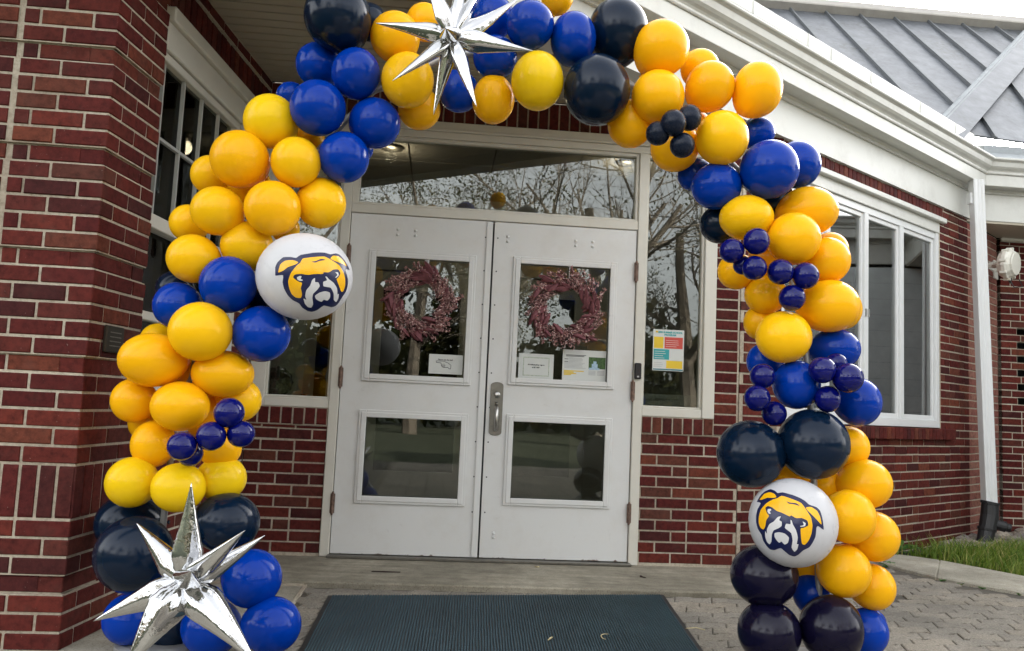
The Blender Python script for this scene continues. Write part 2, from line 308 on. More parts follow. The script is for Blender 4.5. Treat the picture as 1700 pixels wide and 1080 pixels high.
BALLOONS = [
 ('N', -1.344, 3.049, 0.412, 0.1385, 0.1385, 0.1385, 'big navy balloon biggest at the left leg foot, behind the silver star'),
 ('N', -1.044, 3.136, 0.528, 0.1223, 0.1168, 0.1114, 'big navy balloon under the lemon balloons, right of the upper spike of the low star'),
 ('N', -1.462, 3.243, 0.491, 0.1238, 0.1194, 0.115, 'big navy balloon half hidden behind the biggest one at the left leg foot'),
 ('N', -1.261, 3.245, 0.107, 0.0957, 0.0935, 0.0913, 'big navy balloon deep in shadow behind the low silver star'),
 ('B', -0.929, 3.128, 0.328, 0.1089, 0.1084, 0.1078, 'royal blue balloon touching the right long spike of the low silver star'),
 ('B', -0.837, 3.1, 0.169, 0.1079, 0.1053, 0.1026, 'royal blue balloon lowest on the inner side of the left leg, by the mat'),
 ('B', -1.393, 3.171, 0.149, 0.0971, 0.096, 0.095, 'royal blue balloon beside the brick pier, behind the lower left spike of the star'),
 ('B', -1.078, 3.165, 0.132, 0.109, 0.1068, 0.1047, 'royal blue balloon between the two lowest spikes of the silver star'),
 ('L', -1.392, 3.087, 0.667, 0.0946, 0.0941, 0.0936, 'lemon yellow balloon at the outer end of the lowest yellow row on the left leg'),
 ('L', -1.21, 3.069, 0.657, 0.0981, 0.0944, 0.0907, 'lemon yellow balloon that the tall silver spike points up at'),
 ('L', -1.093, 3.185, 0.685, 0.094, 0.0907, 0.0873, 'lemon yellow balloon at the inner end of the lowest yellow row on the left leg'),
 ('G', -1.351, 3.145, 0.807, 0.0812, 0.0855, 0.0899, 'amber balloon left of the small indigo cluster on the left leg'),
 ('G', -1.229, 3.069, 0.957, 0.1063, 0.0998, 0.0932, 'amber balloon just above the left end of the small indigo cluster'),
 ('G', -1.444, 3.155, 0.97, 0.0839, 0.0845, 0.085, 'amber balloon sticking out nearest the brick pier above the lemon row'),
 ('G', -1.349, 3.077, 1.126, 0.1241, 0.1132, 0.1023, 'amber balloon wide and nearest the pier, below the round one in front'),
 ('G', -1.102, 3.135, 1.087, 0.1168, 0.1033, 0.0899, 'amber balloon right above the small indigo cluster on the left leg'),
 ('Y', -1.069, 3.249, 0.988, 0.086, 0.086, 0.086, 'golden yellow balloon peeping out beside the brick rowlock sill on the left leg'),
 ('G', -1.108, 3.185, 0.8, 0.081, 0.0788, 0.0765, 'amber balloon under the two inner small indigo balloons of the left leg'),
 ('G', -1.205, 3.293, 0.919, 0.0935, 0.0935, 0.0935, 'amber balloon hidden in the gap behind the small indigo cluster'),
 ('D', -1.015, 2.984, 0.943, 0.0547, 0.055, 0.0553, 'small shiny indigo balloon topmost of its small cluster on the left leg'),
 ('D', -1.065, 2.961, 0.857, 0.0524, 0.0527, 0.053, 'small shiny indigo balloon in the middle of the small cluster on the left leg'),
 ('D', -0.973, 3.005, 0.868, 0.0503, 0.0497, 0.0492, 'small shiny indigo balloon at the right end of the small cluster on the left leg'),
 ('D', -1.157, 2.935, 0.819, 0.0515, 0.0515, 0.0515, 'small shiny indigo balloon at the left end of the small cluster on the left leg'),
 ('D', -1.155, 3.012, 0.789, 0.0465, 0.0476, 0.0486, 'small shiny indigo balloon tucked under the left end of the left leg cluster'),
 ('G', -1.432, 3.271, 0.885, 0.0755, 0.0767, 0.0778, 'amber balloon barely seen behind the outer edge of the left leg'),
 ('Y', -1.16, 3.027, 1.238, 0.1151, 0.1129, 0.1108, 'golden yellow balloon very round one below three blue ones on the left leg'),
 ('B', -1.298, 3.135, 1.342, 0.092, 0.092, 0.092, 'royal blue balloon outermost of the three blue ones halfway up the left leg'),
 ('B', -1.09, 3.082, 1.426, 0.1073, 0.1084, 0.1095, 'royal blue balloon between the mid-leg yellow ones and the white balloon'),
 ('B', -0.959, 3.114, 1.246, 0.1096, 0.109, 0.1085, 'royal blue balloon under the white balloon beside the left sidelight'),
 ('N', -1.368, 3.263, 1.421, 0.0748, 0.0748, 0.0748, 'big navy balloon a dark sliver by the window blind on the left leg'),
 ('N', -0.973, 3.297, 1.374, 0.1058, 0.1058, 0.1058, 'big navy balloon deep behind the white balloon of the left leg'),
 ('Y', -1.243, 3.112, 1.525, 0.0999, 0.0971, 0.0943, 'golden yellow balloon above the outermost blue one halfway up the left leg'),
 ('Y', -1.056, 3.16, 1.593, 0.1015, 0.0992, 0.0969, 'golden yellow balloon left of the white balloon and above a blue one'),
 ('Y', -1.41, 3.249, 1.208, 0.0715, 0.0715, 0.0715, 'golden yellow balloon a sliver behind the wide amber one near the pier'),
 ('G', -1.282, 3.277, 1.08, 0.0886, 0.0886, 0.0886, 'amber balloon filling the gap beneath the very round yellow one'),
 ('W', -0.795, 3.061, 1.467, 0.1801, 0.1728, 0.1654, 'big white balloon with a bulldog emblem on the left leg'),
 ('L', -0.993, 3.134, 2.092, 0.1049, 0.106, 0.1072, 'lemon yellow balloon at the top of the left yellow run, below the blue bunch'),
 ('G', -1.087, 3.09, 1.92, 0.1119, 0.1119, 0.1119, 'amber balloon big and round below the highest yellow one of the left leg'),
 ('Y', -0.869, 3.092, 1.919, 0.0959, 0.097, 0.0982, 'golden yellow balloon with a dark speck, touching a blue one on the left leg'),
 ('Y', -1.249, 3.233, 1.891, 0.0799, 0.0799, 0.0799, 'golden yellow balloon half hidden at the outer edge near the left window grid'),
 ('Y', -1.16, 3.099, 1.714, 0.1014, 0.098, 0.0947, 'golden yellow balloon on the outer side level with the door tops'),
 ('G', -0.938, 3.067, 1.727, 0.107, 0.1065, 0.1059, 'amber balloon front and centre just above the white balloon'),
 ('Y', -0.783, 3.185, 1.784, 0.0991, 0.1002, 0.1014, 'golden yellow balloon reaching out over the left corner of the door frame'),
 ('Y', -1.327, 3.242, 1.691, 0.075, 0.075, 0.075, 'golden yellow balloon outermost peeping out by the window meeting rail'),
 ('G', -1.119, 3.287, 1.875, 0.0939, 0.0939, 0.0939, 'amber balloon in the gap between four yellow ones high on the left leg'),
 ('G', -0.881, 3.3, 2.061, 0.0732, 0.0732, 0.0732, 'amber balloon in shade behind the blue bunch at the left shoulder'),
 ('Y', -0.943, 3.275, 1.691, 0.0578, 0.0578, 0.0578, 'golden yellow balloon small glimpse above the left white balloon'),
 ('B', -0.8, 3.099, 2.143, 0.109, 0.109, 0.109, 'royal blue balloon with a visible nipple at the left shoulder of the arch'),
 ('B', -0.666, 3.129, 2.301, 0.0976, 0.1, 0.1023, 'royal blue balloon in the middle of the left shoulder bunch'),
 ('B', -0.85, 3.235, 2.376, 0.0885, 0.0897, 0.0909, 'royal blue balloon at the outer left of the left shoulder under the big dark one'),
 ('N', -0.753, 3.123, 2.532, 0.1327, 0.1344, 0.1362, 'big navy balloon topmost and biggest at the left shoulder of the arch'),
 ('N', -0.668, 3.32, 2.61, 0.0788, 0.0788, 0.0788, 'big navy balloon behind the biggest dark one at the left shoulder'),
 ('B', -0.959, 3.277, 2.254, 0.0628, 0.0604, 0.058, 'royal blue balloon small glimpse over the highest lemon yellow one'),
 ('B', -0.59, 3.186, 2.122, 0.1045, 0.1034, 0.1022, 'royal blue balloon dark and shaded above the transom at the left shoulder'),
 ('B', -0.695, 3.142, 1.962, 0.1004, 0.101, 0.1016, 'royal blue balloon lowest of the left shoulder bunch next to the transom'),
 ('B', -0.668, 3.317, 2.051, 0.0544, 0.0544, 0.0544, 'royal blue balloon thin rim behind the lowest one of the left shoulder bunch'),
 ('G', -0.533, 3.21, 2.498, 0.1016, 0.1021, 0.1027, 'amber balloon under the left pointing spike of the top star'),
 ('G', -0.433, 3.322, 2.622, 0.0767, 0.078, 0.0792, 'amber balloon behind the top star between two left spikes'),
 ('Y', -0.462, 3.146, 2.291, 0.1057, 0.1081, 0.1104, 'golden yellow balloon under the lower left spike of the top star'),
 ('G', -0.431, 3.32, 2.24, 0.0894, 0.0894, 0.0894, 'amber balloon in shade below the yellow one under the top star'),
 ('B', -0.267, 3.304, 2.315, 0.0867, 0.0867, 0.0867, 'royal blue balloon between the two downward spikes of the top star'),
 ('G', -0.121, 3.291, 2.282, 0.0889, 0.0951, 0.1013, 'amber balloon hanging below the arch right of the lowest star spike'),
 ('B', -0.121, 3.261, 2.453, 0.0928, 0.0916, 0.0904, 'royal blue balloon behind the right spike of the top star'),
 ('L', 0.058, 3.191, 2.331, 0.1065, 0.1131, 0.1197, 'lemon yellow balloon hanging lowest at the arch centre, dull lemon with pointed top'),
 ('B', 0.018, 3.205, 2.573, 0.0994, 0.0988, 0.0982, 'royal blue balloon at the tip of the upper right spike of the top star'),
 ('B', 0.201, 3.254, 2.545, 0.0961, 0.104, 0.1119, 'royal blue balloon between the dull lemon one and the two big dark ones'),
 ('G', 0.131, 3.367, 2.78, 0.0703, 0.0703, 0.0703, 'amber balloon cut by the top edge of the picture over two blue ones'),
 ('N', 0.394, 3.325, 2.619, 0.1289, 0.1351, 0.1413, 'big navy balloon topmost of the two big ones right of the arch centre'),
 ('N', 0.303, 3.211, 2.312, 0.1359, 0.1401, 0.1443, 'big navy balloon lower of the two big ones right of the arch centre'),
 ('B', -0.142, 3.328, 2.66, 0.092, 0.092, 0.092, 'royal blue balloon behind the two right spikes of the top star'),
 ('G', 0.57, 3.262, 2.525, 0.1153, 0.1159, 0.1165, 'amber balloon topmost of the amber bunch at the right shoulder'),
 ('G', 0.767, 3.416, 2.516, 0.0836, 0.0823, 0.0811, 'amber balloon half hidden between three amber ones of the right shoulder'),
 ('G', 0.556, 3.232, 2.304, 0.1084, 0.1084, 0.1084, 'amber balloon above the small dark four-cluster at the right shoulder'),
 ('G', 0.786, 3.3, 2.386, 0.1015, 0.1033, 0.1052, 'amber balloon in the middle of the right shoulder bunch under the white eave'),
 ('G', 0.986, 3.299, 2.382, 0.102, 0.1093, 0.1166, 'amber balloon outermost of the right shoulder, against the white frieze'),
 ('G', 0.461, 3.341, 2.221, 0.095, 0.0975, 0.1, 'amber balloon lower left of the right shoulder, over the transom corner'),
 ('Y', 0.824, 3.236, 2.143, 0.1079, 0.1097, 0.1115, 'golden yellow balloon right of the small dark four-cluster at the right shoulder'),
 ('G', 0.654, 3.352, 2.132, 0.1024, 0.1024, 0.1024, 'amber balloon below the small dark four-cluster at the right shoulder'),
 ('S', 0.598, 3.101, 2.148, 0.0508, 0.0518, 0.0527, 'small dark slate balloon frontmost of the small four-cluster'),
 ('S', 0.671, 3.157, 2.193, 0.0493, 0.0511, 0.0528, 'small dark slate balloon upper right of the small four-cluster'),
 ('S', 0.544, 3.138, 2.116, 0.048, 0.048, 0.048, 'small dark slate balloon left of the small four-cluster'),
 ('S', 0.642, 3.138, 2.072, 0.0491, 0.0494, 0.0498, 'small dark slate balloon lowest of the small four-cluster'),
 ('G', 0.754, 3.443, 2.247, 0.0819, 0.0819, 0.0819, 'amber balloon in the gap behind the small dark four-cluster'),
 ('B', 1.025, 3.418, 2.237, 0.0731, 0.0705, 0.068, 'royal blue balloon peeping out under the outermost amber one of the right shoulder'),
 ('B', 1.024, 3.25, 2.025, 0.1195, 0.1201, 0.1207, 'royal blue balloon biggest and frontmost high on the right leg'),
 ('B', 1.184, 3.383, 2.092, 0.0991, 0.1003, 0.1015, 'royal blue balloon behind the biggest blue one, against the brick soldier course'),
 ('B', 0.821, 3.302, 1.959, 0.104, 0.1003, 0.0967, 'royal blue balloon left of the biggest one high on the right leg, by the sidelight'),
 ('B', 0.756, 3.431, 2.041, 0.0714, 0.0714, 0.0714, 'royal blue balloon shaded one below the lowest amber of the right shoulder'),
 ('N', 0.873, 3.423, 1.828, 0.0886, 0.0861, 0.0835, 'big navy balloon almost black behind the right leg at the sidelight edge'),
 ('Y', 0.942, 3.279, 1.826, 0.1099, 0.1015, 0.093, 'golden yellow balloon above the upper small indigo cluster of the right leg'),
 ('G', 1.222, 3.355, 1.885, 0.1236, 0.1132, 0.1028, 'amber balloon reaching over the angled window high on the right leg'),
 ('G', 1.123, 3.239, 1.739, 0.1064, 0.1064, 0.1064, 'amber balloon front and centre above the three-cluster of the right leg'),
 ('G', 1.292, 3.328, 1.673, 0.0953, 0.0959, 0.0965, 'amber balloon at the outer edge beside the angled window sash'),
 ('G', 1.356, 3.455, 1.741, 0.0776, 0.0788, 0.0801, 'amber balloon thin rim behind the outer edge by the angled window'),
 ('N', 1.121, 3.467, 1.94, 0.0916, 0.0916, 0.0916, 'big navy balloon black gap filler below the biggest blue one of the right leg'),
 ('G', 0.936, 3.394, 1.622, 0.0774, 0.0774, 0.0774, 'amber balloon at the inner edge beside the brick column of the right leg'),
 ('G', 1.054, 3.37, 1.524, 0.0862, 0.0837, 0.0813, 'amber balloon below the upper small indigo clusters of the right leg'),
 ('G', 1.054, 3.436, 1.414, 0.0701, 0.0727, 0.0752, 'amber balloon inner edge sliver left of the yellow one above the blue belt'),
 ('Y', 1.094, 3.257, 1.339, 0.1098, 0.1074, 0.1051, 'golden yellow balloon right above the blue belt on the front of the right leg'),
 ('G', 1.291, 3.297, 1.479, 0.1213, 0.1147, 0.1082, 'amber balloon largest amber on the outer side above the blue belt'),
 ('G', 1.406, 3.44, 1.487, 0.0791, 0.0828, 0.0866, 'amber balloon double rim behind the largest amber above the blue belt'),
 ('G', 1.103, 3.474, 1.701, 0.0916, 0.0916, 0.0916, 'amber balloon orange filler behind the upper indigo clusters'),
 ('D', 0.856, 3.172, 1.664, 0.0491, 0.0491, 0.0491, 'small shiny indigo balloon leftmost of the upper cluster on the right leg'),
 ('D', 0.948, 3.155, 1.703, 0.0517, 0.0525, 0.0533, 'small shiny indigo balloon topmost of the upper cluster on the right leg'),
 ('D', 0.943, 3.16, 1.597, 0.0487, 0.0485, 0.0482, 'small shiny indigo balloon lowest of the upper cluster on the right leg'),
 ('D', 1.05, 3.171, 1.588, 0.0516, 0.0513, 0.0509, 'small shiny indigo balloon left one of the second cluster on the right leg'),
 ('D', 1.149, 3.171, 1.577, 0.0518, 0.0524, 0.053, 'small shiny indigo balloon right one of the second cluster on the right leg'),
 ('D', 1.101, 3.184, 1.489, 0.0521, 0.0521, 0.0521, 'small shiny indigo balloon bottom one of the second cluster on the right leg'),
 ('D', 0.911, 3.212, 1.615, 0.0378, 0.0378, 0.0378, 'small shiny indigo balloon tiny dark one behind the upper cluster on the right leg'),
 ('B', 1.349, 3.377, 1.31, 0.1016, 0.0944, 0.0871, 'royal blue balloon at the outer back of the blue belt on the right leg'),
 ('B', 1.064, 3.42, 1.247, 0.0694, 0.0732, 0.0769, 'royal blue balloon at the inner back of the blue belt on the right leg'),
 ('B', 1.161, 3.296, 1.152, 0.0947, 0.0971, 0.0994, 'royal blue balloon at the centre of the blue belt between indigo clusters'),
 ('B', 1.436, 3.351, 1.094, 0.0924, 0.096, 0.0995, 'royal blue balloon at the outer right end of the blue belt by the window sill'),
 ('D', 0.999, 3.216, 1.176, 0.0496, 0.0498, 0.05, 'small shiny indigo balloon upper left of the blue belt clusters'),
 ('D', 0.968, 3.18, 1.087, 0.0505, 0.0511, 0.0516, 'small shiny indigo balloon at the inner left end of the blue belt'),
 ('D', 1.059, 3.254, 1.031, 0.049, 0.049, 0.049, 'small shiny indigo balloon just above the left big dark one under the blue belt'),
 ('D', 1.217, 3.168, 1.208, 0.0529, 0.0525, 0.0522, 'small shiny indigo balloon top middle of the right belt cluster'),
 ('D', 1.3, 3.241, 1.241, 0.0429, 0.0423, 0.0417, 'small shiny indigo balloon small glimpse behind the right belt cluster'),
 ('D', 1.314, 3.16, 1.181, 0.0585, 0.0585, 0.0585, 'small shiny indigo balloon biggest of the right belt cluster, bright violet blue'),
 ('D', 1.253, 3.204, 1.097, 0.0502, 0.0514, 0.0525, 'small shiny indigo balloon lowest of the right belt cluster'),
 ('N', 0.976, 3.28, 0.867, 0.1337, 0.1337, 0.1337, 'big navy balloon left of the two big ones above the right white balloon'),
 ('N', 1.221, 3.267, 0.917, 0.14, 0.14, 0.14, 'big navy balloon right of the two big ones above the right white balloon'),
 ('G', 1.434, 3.433, 0.906, 0.082, 0.0845, 0.0869, 'amber balloon just right of the big dark pair under the blue belt'),
 ('W', 1.123, 3.209, 0.614, 0.166, 0.1677, 0.1694, 'big white balloon with a bulldog emblem on the right leg'),
 ('G', 1.476, 3.37, 0.762, 0.1031, 0.1014, 0.0996, 'amber balloon outermost high in the lower amber run of the right leg'),
 ('G', 1.372, 3.28, 0.638, 0.1011, 0.1034, 0.1056, 'amber balloon directly right of the white balloon of the right leg'),
 ('G', 1.519, 3.389, 0.55, 0.0999, 0.1005, 0.1011, 'amber balloon furthest out in the lower amber run of the right leg'),
 ('G', 1.361, 3.304, 0.423, 0.104, 0.104, 0.104, 'amber balloon low and frontmost right below the white balloon'),
 ('G', 1.518, 3.397, 0.346, 0.0886, 0.0903, 0.092, 'amber balloon lowest of the amber run, by the paving'),
 ('G', 1.195, 3.48, 0.776, 0.0788, 0.0763, 0.0738, 'amber balloon orange glimpse above the right white balloon'),
 ('G', 1.291, 3.488, 0.4, 0.0769, 0.0769, 0.0769, 'amber balloon orange glimpse under the right white balloon'),
 ('G', 1.353, 3.467, 0.739, 0.0704, 0.0717, 0.0729, 'amber balloon thin glimpse between the dark pair and the amber run'),
 ('N', 1.043, 3.302, 0.39, 0.1304, 0.1258, 0.1212, 'big navy balloon left below the right white balloon, purplish black'),
 ('N', 1.056, 3.269, 0.182, 0.1202, 0.1202, 0.1202, 'big navy balloon lower left at the foot of the right leg'),
 ('N', 1.299, 3.269, 0.206, 0.1213, 0.1246, 0.1279, 'big navy balloon lower right and biggest at the foot of the right leg'),
 ('B', 1.277, 3.435, 0.301, 0.0705, 0.0764, 0.0822, 'royal blue balloon wedged between three dark ones at the foot of the right leg'),
 ('B', 1.488, 3.388, 0.171, 0.0862, 0.0896, 0.093, 'royal blue balloon at the outer foot of the right leg on the paving'),
 ('B', 1.565, 3.496, 0.182, 0.0516, 0.0516, 0.0516, 'royal blue balloon tiny glimpse behind the outer blue foot of the right leg'),
]

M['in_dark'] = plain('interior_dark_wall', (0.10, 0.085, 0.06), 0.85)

# ------------------------------------------------------------------ plan of the place (metres)
DD = (0.99641272, 0.08462683)                      # entrance wall runs along this direction
P0 = (-0.1275, 5.1075)
FD = Fr(P0, DD)                                     # entrance wall; u=0 at the meeting line of the doors
PC = (-1.5922, 4.9831)
FL = Fr(PC, (0.0227, 0.99974))                      # left window wall; u<0 towards the viewer, o to the right
FP = Fr((-1.629, 3.13), DD)                         # front of the brick pier, u<0
FS = Fr((-1.629, 3.13), (0.019, 0.40))              # right side of the pier, u 0..0.40
A0 = (1.68764, 5.26166); DA = (0.76953667, 0.63860262)
FA = Fr(A0, DA)                                     # angled window wall
_pc = FD.P(1.61, 0, 0); _pa = FA.P(0.12, 0, 0)
FT = Fr((_pc.x, _pc.y), (_pa.x - _pc.x, _pa.y - _pc.y)); T_LEN = (_pa - _pc).length
_pb = FA.P(3.14, 0, 0); CJ = (4.7321, 7.86423)
FB = Fr((_pb.x, _pb.y), (CJ[0] - _pb.x, CJ[1] - _pb.y)); B_LEN = math.hypot(CJ[0] - _pb.x, CJ[1] - _pb.y)
FC = Fr(CJ, DD)
CH = 0.0677                                         # brick course
GZ = 0.03                                           # paving level

# ------------------------------------------------------------------ bricks
def brick_mesh(i):
    rnd = random.Random(i)
    j = lambda s: rnd.uniform(-s, s)
    cx, cy, cz = 0.018, 0.05, 0.055
    v = [(0, 1, 0), (1, 1, 0), (1, 1, 1), (0, 1, 1), (0, cy, 0), (1, cy, 0), (1, cy, 1), (0, cy, 1),
         (cx + j(.008), j(.015), cz + j(.03)), (1 - cx + j(.008), j(.015), cz + j(.03)), (1 - cx + j(.008), j(.015), 1 - cz + j(.03)), (cx + j(.008), j(.015), 1 - cz + j(.03))]
    f = [(0, 3, 2, 1), (0, 1, 5, 4), (1, 2, 6, 5), (2, 3, 7, 6), (3, 0, 4, 7), (4, 5, 9, 8), (5, 6, 10, 9), (6, 7, 11, 10), (7, 4, 8, 11), (8, 9, 10, 11)]
    return v, f
BRICK_VF = [brick_mesh(i) for i in range(6)]
_bm_cache = {}
def brick_me(i, mat):
    k = (i, mat)
    if k not in _bm_cache:
        me = bpy.data.meshes.new('brick'); me.from_pydata(*([BRICK_VF[i][0], [], BRICK_VF[i][1]])); me.materials.append(M[mat])
        bm = bmesh.new(); bm.from_mesh(me); bmesh.ops.recalc_face_normals(bm, faces=bm.faces); bm.to_mesh(me); bm.free()
        _bm_cache[k] = me
    return _bm_cache[k]
CAMP = Vector((0, 0, 1.02))
def in_view(p, pad=0.03):
    q = p - CAMP; z = q.dot(fw)
    if z < 0.2: return False
    x = q.dot(RV) / z * F_PX / 850; y = q.dot(UV_) / z * F_PX / 540
    return abs(x) < 1 + pad and abs(y) < 1 + pad

def subtract(a, b, holes):
    iv = [(a, b)]
    for h0, h1 in holes:
        nv = []
        for x, y in iv:
            if h1 <= x or h0 >= y: nv.append((x, y)); continue
            if h0 > x: nv.append((x, h0))
            if h1 < y: nv.append((h1, y))
        iv = nv
    return [(x, y) for x, y in iv if y - x > 0.012]

class Wall:
    def __init__(s, name, label, loc, mat='brick', group=None, limit=300):
        s.root = thing(name, label, 'wall', loc, group); s.b = []; s.mb = MB(); s.mat = mat; s.limit = limit
    def brick(s, fr, u, o, z, w, dep, h, mat=None):
        if w < 0.018: return
        s.b.append((fr, u, o, z, w, dep, h, mat or s.mat))
    def field(s, fr, u0, u1, z0, z1, holes=(), zref=0.0, flem=5, o_of=None, phase=0.0, mort=True, dep=0.092, shift=None):
        k0 = math.floor((z0 - zref) / CH + 0.001); k = k0
        while zref + k * CH < z1 - 0.004:
            za, zb = max(z0, zref + k * CH), min(z1, zref + (k + 1) * CH)
            hs = [(h[0], h[1]) for h in holes if min(zb, h[3]) - max(za, h[2]) > 0.35 * (zb - za)]
            o = o_of(k) if o_of else 0.0
            a, b_ = (u0, u1) if shift is None else shift(k, u0, u1)
            for x, y in subtract(a, b_, hs):
                if mort: s.mb.box(fr, x, y, -0.10, o - 0.006, za, zb)
                if zb - za < 0.02: continue
                J = 0.0107
                if k % 6 == flem % 6:
                    cuts = []; t = math.floor((x - phase) / 0.3048) * 0.3048 + phase - 0.3048
                    while t < y: cuts += [(t, t + 0.2032), (t + 0.2032, t + 0.3048)]; t += 0.3048
                else:
                    cuts = []; t = math.floor((x - phase) / 0.2032) * 0.2032 + phase - 0.2032 + (k % 2) * 0.1016
                    while t < y: cuts.append((t, t + 0.2032)); t += 0.2032
                for c0, c1 in cuts:
                    p, q = max(c0, x), min(c1, y)
                    if q - p < 0.03: continue
                    jt = random.uniform(-.0018, .0018)
                    lj = 0 if p == x and x == a else J / 2; rj = 0 if q == y and y == b_ else J / 2
                    s.brick(fr, p + lj, o + random.uniform(-.002, .0015), za + J / 2 + jt, q - p - lj - rj, dep + o * 0, zb - za - J)
            k += 1
    def soldier(s, fr, u0, u1, z0, z1, o=0.0, dep=0.09, pitch=CH, mort=True):
        n = max(1, round((u1 - u0) / pitch)); p = (u1 - u0) / n
        if mort: s.mb.box(fr, u0, u1, -0.10, o - 0.007, z0, z1)
        for i in range(n):
            s.brick(fr, u0 + i * p + 0.005, o + random.uniform(-.002, .002), z0 + 0.004 + random.uniform(-.002, .002), p - 0.0105, dep, z1 - z0 - 0.008)
    def finish(s):
        sc = []
        for i, b in enumerate(s.b):
            c = b[0].P(b[1] + b[4] / 2, b[2], b[3] + b[6] / 2)
            d = (c - CAMP).length
            sc.append((0 if in_view(c, 0.06) else 1, d, i))
        sc.sort()
        keep = set(i for v, d, i in sc[:s.limit] if v == 0)
        rest = MB(); mats = []
        for i, (fr, u, o, z, w, dep, h, mat) in enumerate(s.b):
            bi = random.randrange(6)
            if i in keep:
                link('brick', brick_me(bi, mat), s.root, fr.P(u, o, z), fr.yaw, (w, dep, h))
            else:
                vs = [fr.P(u + x * w, o - y * dep, z + zz * h) for x, y, zz in BRICK_VF[bi][0]]
                if mat not in mats: mats.append(mat)
                rest.add(vs, BRICK_VF[bi][1], mats.index(mat))
        if rest.v:
            o = rest.build('brick_infill', [M[m] for m in mats], s.root); o['kind'] = 'stuff'
        if s.mb.v: s.mb.build('mortar', M['mortar'], s.root)
        return s.root

# --- entrance wall around the doors
w = Wall('entrance_wall', 'red brick wall framing the white double doors and sidelights', FD.P(0, 0, 0.055))
zr = 0.0013
w.field(FD, -1.47, -0.981, 0.055, 0.839, zref=zr, flem=9, phase=0.05)
w.field(FD, 0.978, 1.61, 0.055, 0.876, zref=zr, flem=9, phase=0.07)
w.soldier(FD, -1.47, -0.981, 0.839, 0.945, o=0.012)
w.soldier(FD, 0.978, 1.445, 0.876, 0.983, o=0.012)
k = 13
while zr + k * CH < 2.80:                                          # single stack of bricks right of the sidelight
    z = zr + k * CH
    w.mb.box(FD, 1.447, 1.61, -0.10, -0.006, z, z + CH)
    w.brick(FD, 1.452, random.uniform(-.002, .002), z + .0054, 0.146, 0.092, CH - .0107); k += 1
w.soldier(FD, -1.47, 1.61, 2.802, 2.985, o=-0.012)
w.mb.box(FD, -1.47, 1.61, -0.18, -0.101, 2.80, 3.1)
w.field(FT, 0.008, T_LEN, -0.05, 2.984, zref=zr, flem=9, phase=0.03)
w.finish()

# --- left wall that holds the gridded window
w = Wall('window_wall', 'shaded brick wall around the gridded left window', FL.P(-0.7, 0, 0.0))
w.field(FL, -0.355, 0.0, 0.055, 2.76, zref=zr, flem=9, phase=0.02)
w.field(FL, -1.60, -0.355, 0.055, 0.93, zref=zr, flem=9, phase=0.02)
w.soldier(FL, -1.60, 0.0, 2.762, 2.925, o=-0.004, pitch=0.066)
w.field(FL, -1.60, 0.0, 2.926, 2.984, zref=2.926, flem=9, o_of=lambda k: 0.012)
w.finish()

# --- brick pier in front on the left, every sixth course set back
w = Wall('brick_pier', 'dark red brick pier with set back courses at left edge', FP.P(-0.3, 0, 0.0))
CHP = 0.0688; zp = 0.0278                                            # a mortar line of the pier
w.corner = []
def rec(k): return -0.014 if k % 6 == 3 else 0.0
SZ0 = zp + 7 * CHP; SZ1 = zp + 10 * CHP                             # soldier course band
def shift_front(k, u0, u1): return (u0, u1 + rec(k) - (0.0 if k % 2 else 0.0))
def shift_side(k, u0, u1): return (u0 - rec(k), u1)
for (a, b) in ((zp - CHP, SZ0), (SZ1, 2.92)):
    k = round((a - zp) / CHP)
    while zp + k * CHP < b - 0.004:
        z = zp + k * CHP; o = rec(k); J = 0.0107
        w.mb.box(FP, -0.80, o - 0.006, -0.30, o - 0.006, z, z + CHP)
        w.mb.box(FS, 0.02, 0.405, -0.30, o - 0.006, z, z + CHP)
        # corner brick wraps both faces; front has a vertical movement joint 0.365 m from the corner
        jit = lambda: random.uniform(-.002, .002)
        ca, cb = (0.198, 0.0909) if k % 2 == 0 else (0.0909, 0.198)
        w.corner.append((o, z + J / 2, ca, cb, CHP - J))
        cur = -(ca + J)
        while cur > -0.352:
            nx = cur - (0.0963 if k % 6 == 3 and round(-cur * 10) % 2 == 0 else 0.1925)
            lo = max(nx, -0.358)
            if cur - lo > 0.03: w.brick(FP, lo, o + jit(), z + J / 2 + jit() * .6, cur - lo, 0.092, CHP - J)
            cur = nx - J
        cur = -0.384 - (k % 2) * 0.1016
        if k % 2: w.brick(FP, -0.4749, o + jit(), z + J / 2, 0.0909, 0.092, CHP - J)
        while cur > -0.80:
            w.brick(FP, cur - 0.1925, o + jit(), z + J / 2, 0.1925, 0.092, CHP - J); cur -= 0.2032
        cur = cb + J
        while cur < 0.39:
            hi = min(cur + (0.0909 if k % 6 == 3 else 0.1925), 0.405)
            if hi - cur > 0.02: w.brick(FS, cur, o + jit() * .6, z + J / 2, hi - cur, 0.092, CHP - J)
            cur = hi + J
        k += 1
w.mb.box(FP, -0.80, -0.004, -0.30, -0.006, SZ0, SZ1); w.mb.box(FS, 0.02, 0.405, -0.30, -0.006, SZ0, SZ1)
for i in range(12):
    w.brick(FP, -0.0677 * (i + 1) + 0.007, random.uniform(-.002, .002), SZ0 + 0.006, 0.0550, 0.09, 3 * CHP - 0.012)
for i in range(6):
    w.brick(FS, 0.004 + 0.0677 * i + (0.092 if i == 99 else 0), random.uniform(-.002, .002), SZ0 + 0.006, 0.0565, 0.0555 if i else 0.05, 3 * CHP - 0.012)
_root = w.finish()
_cm = {}
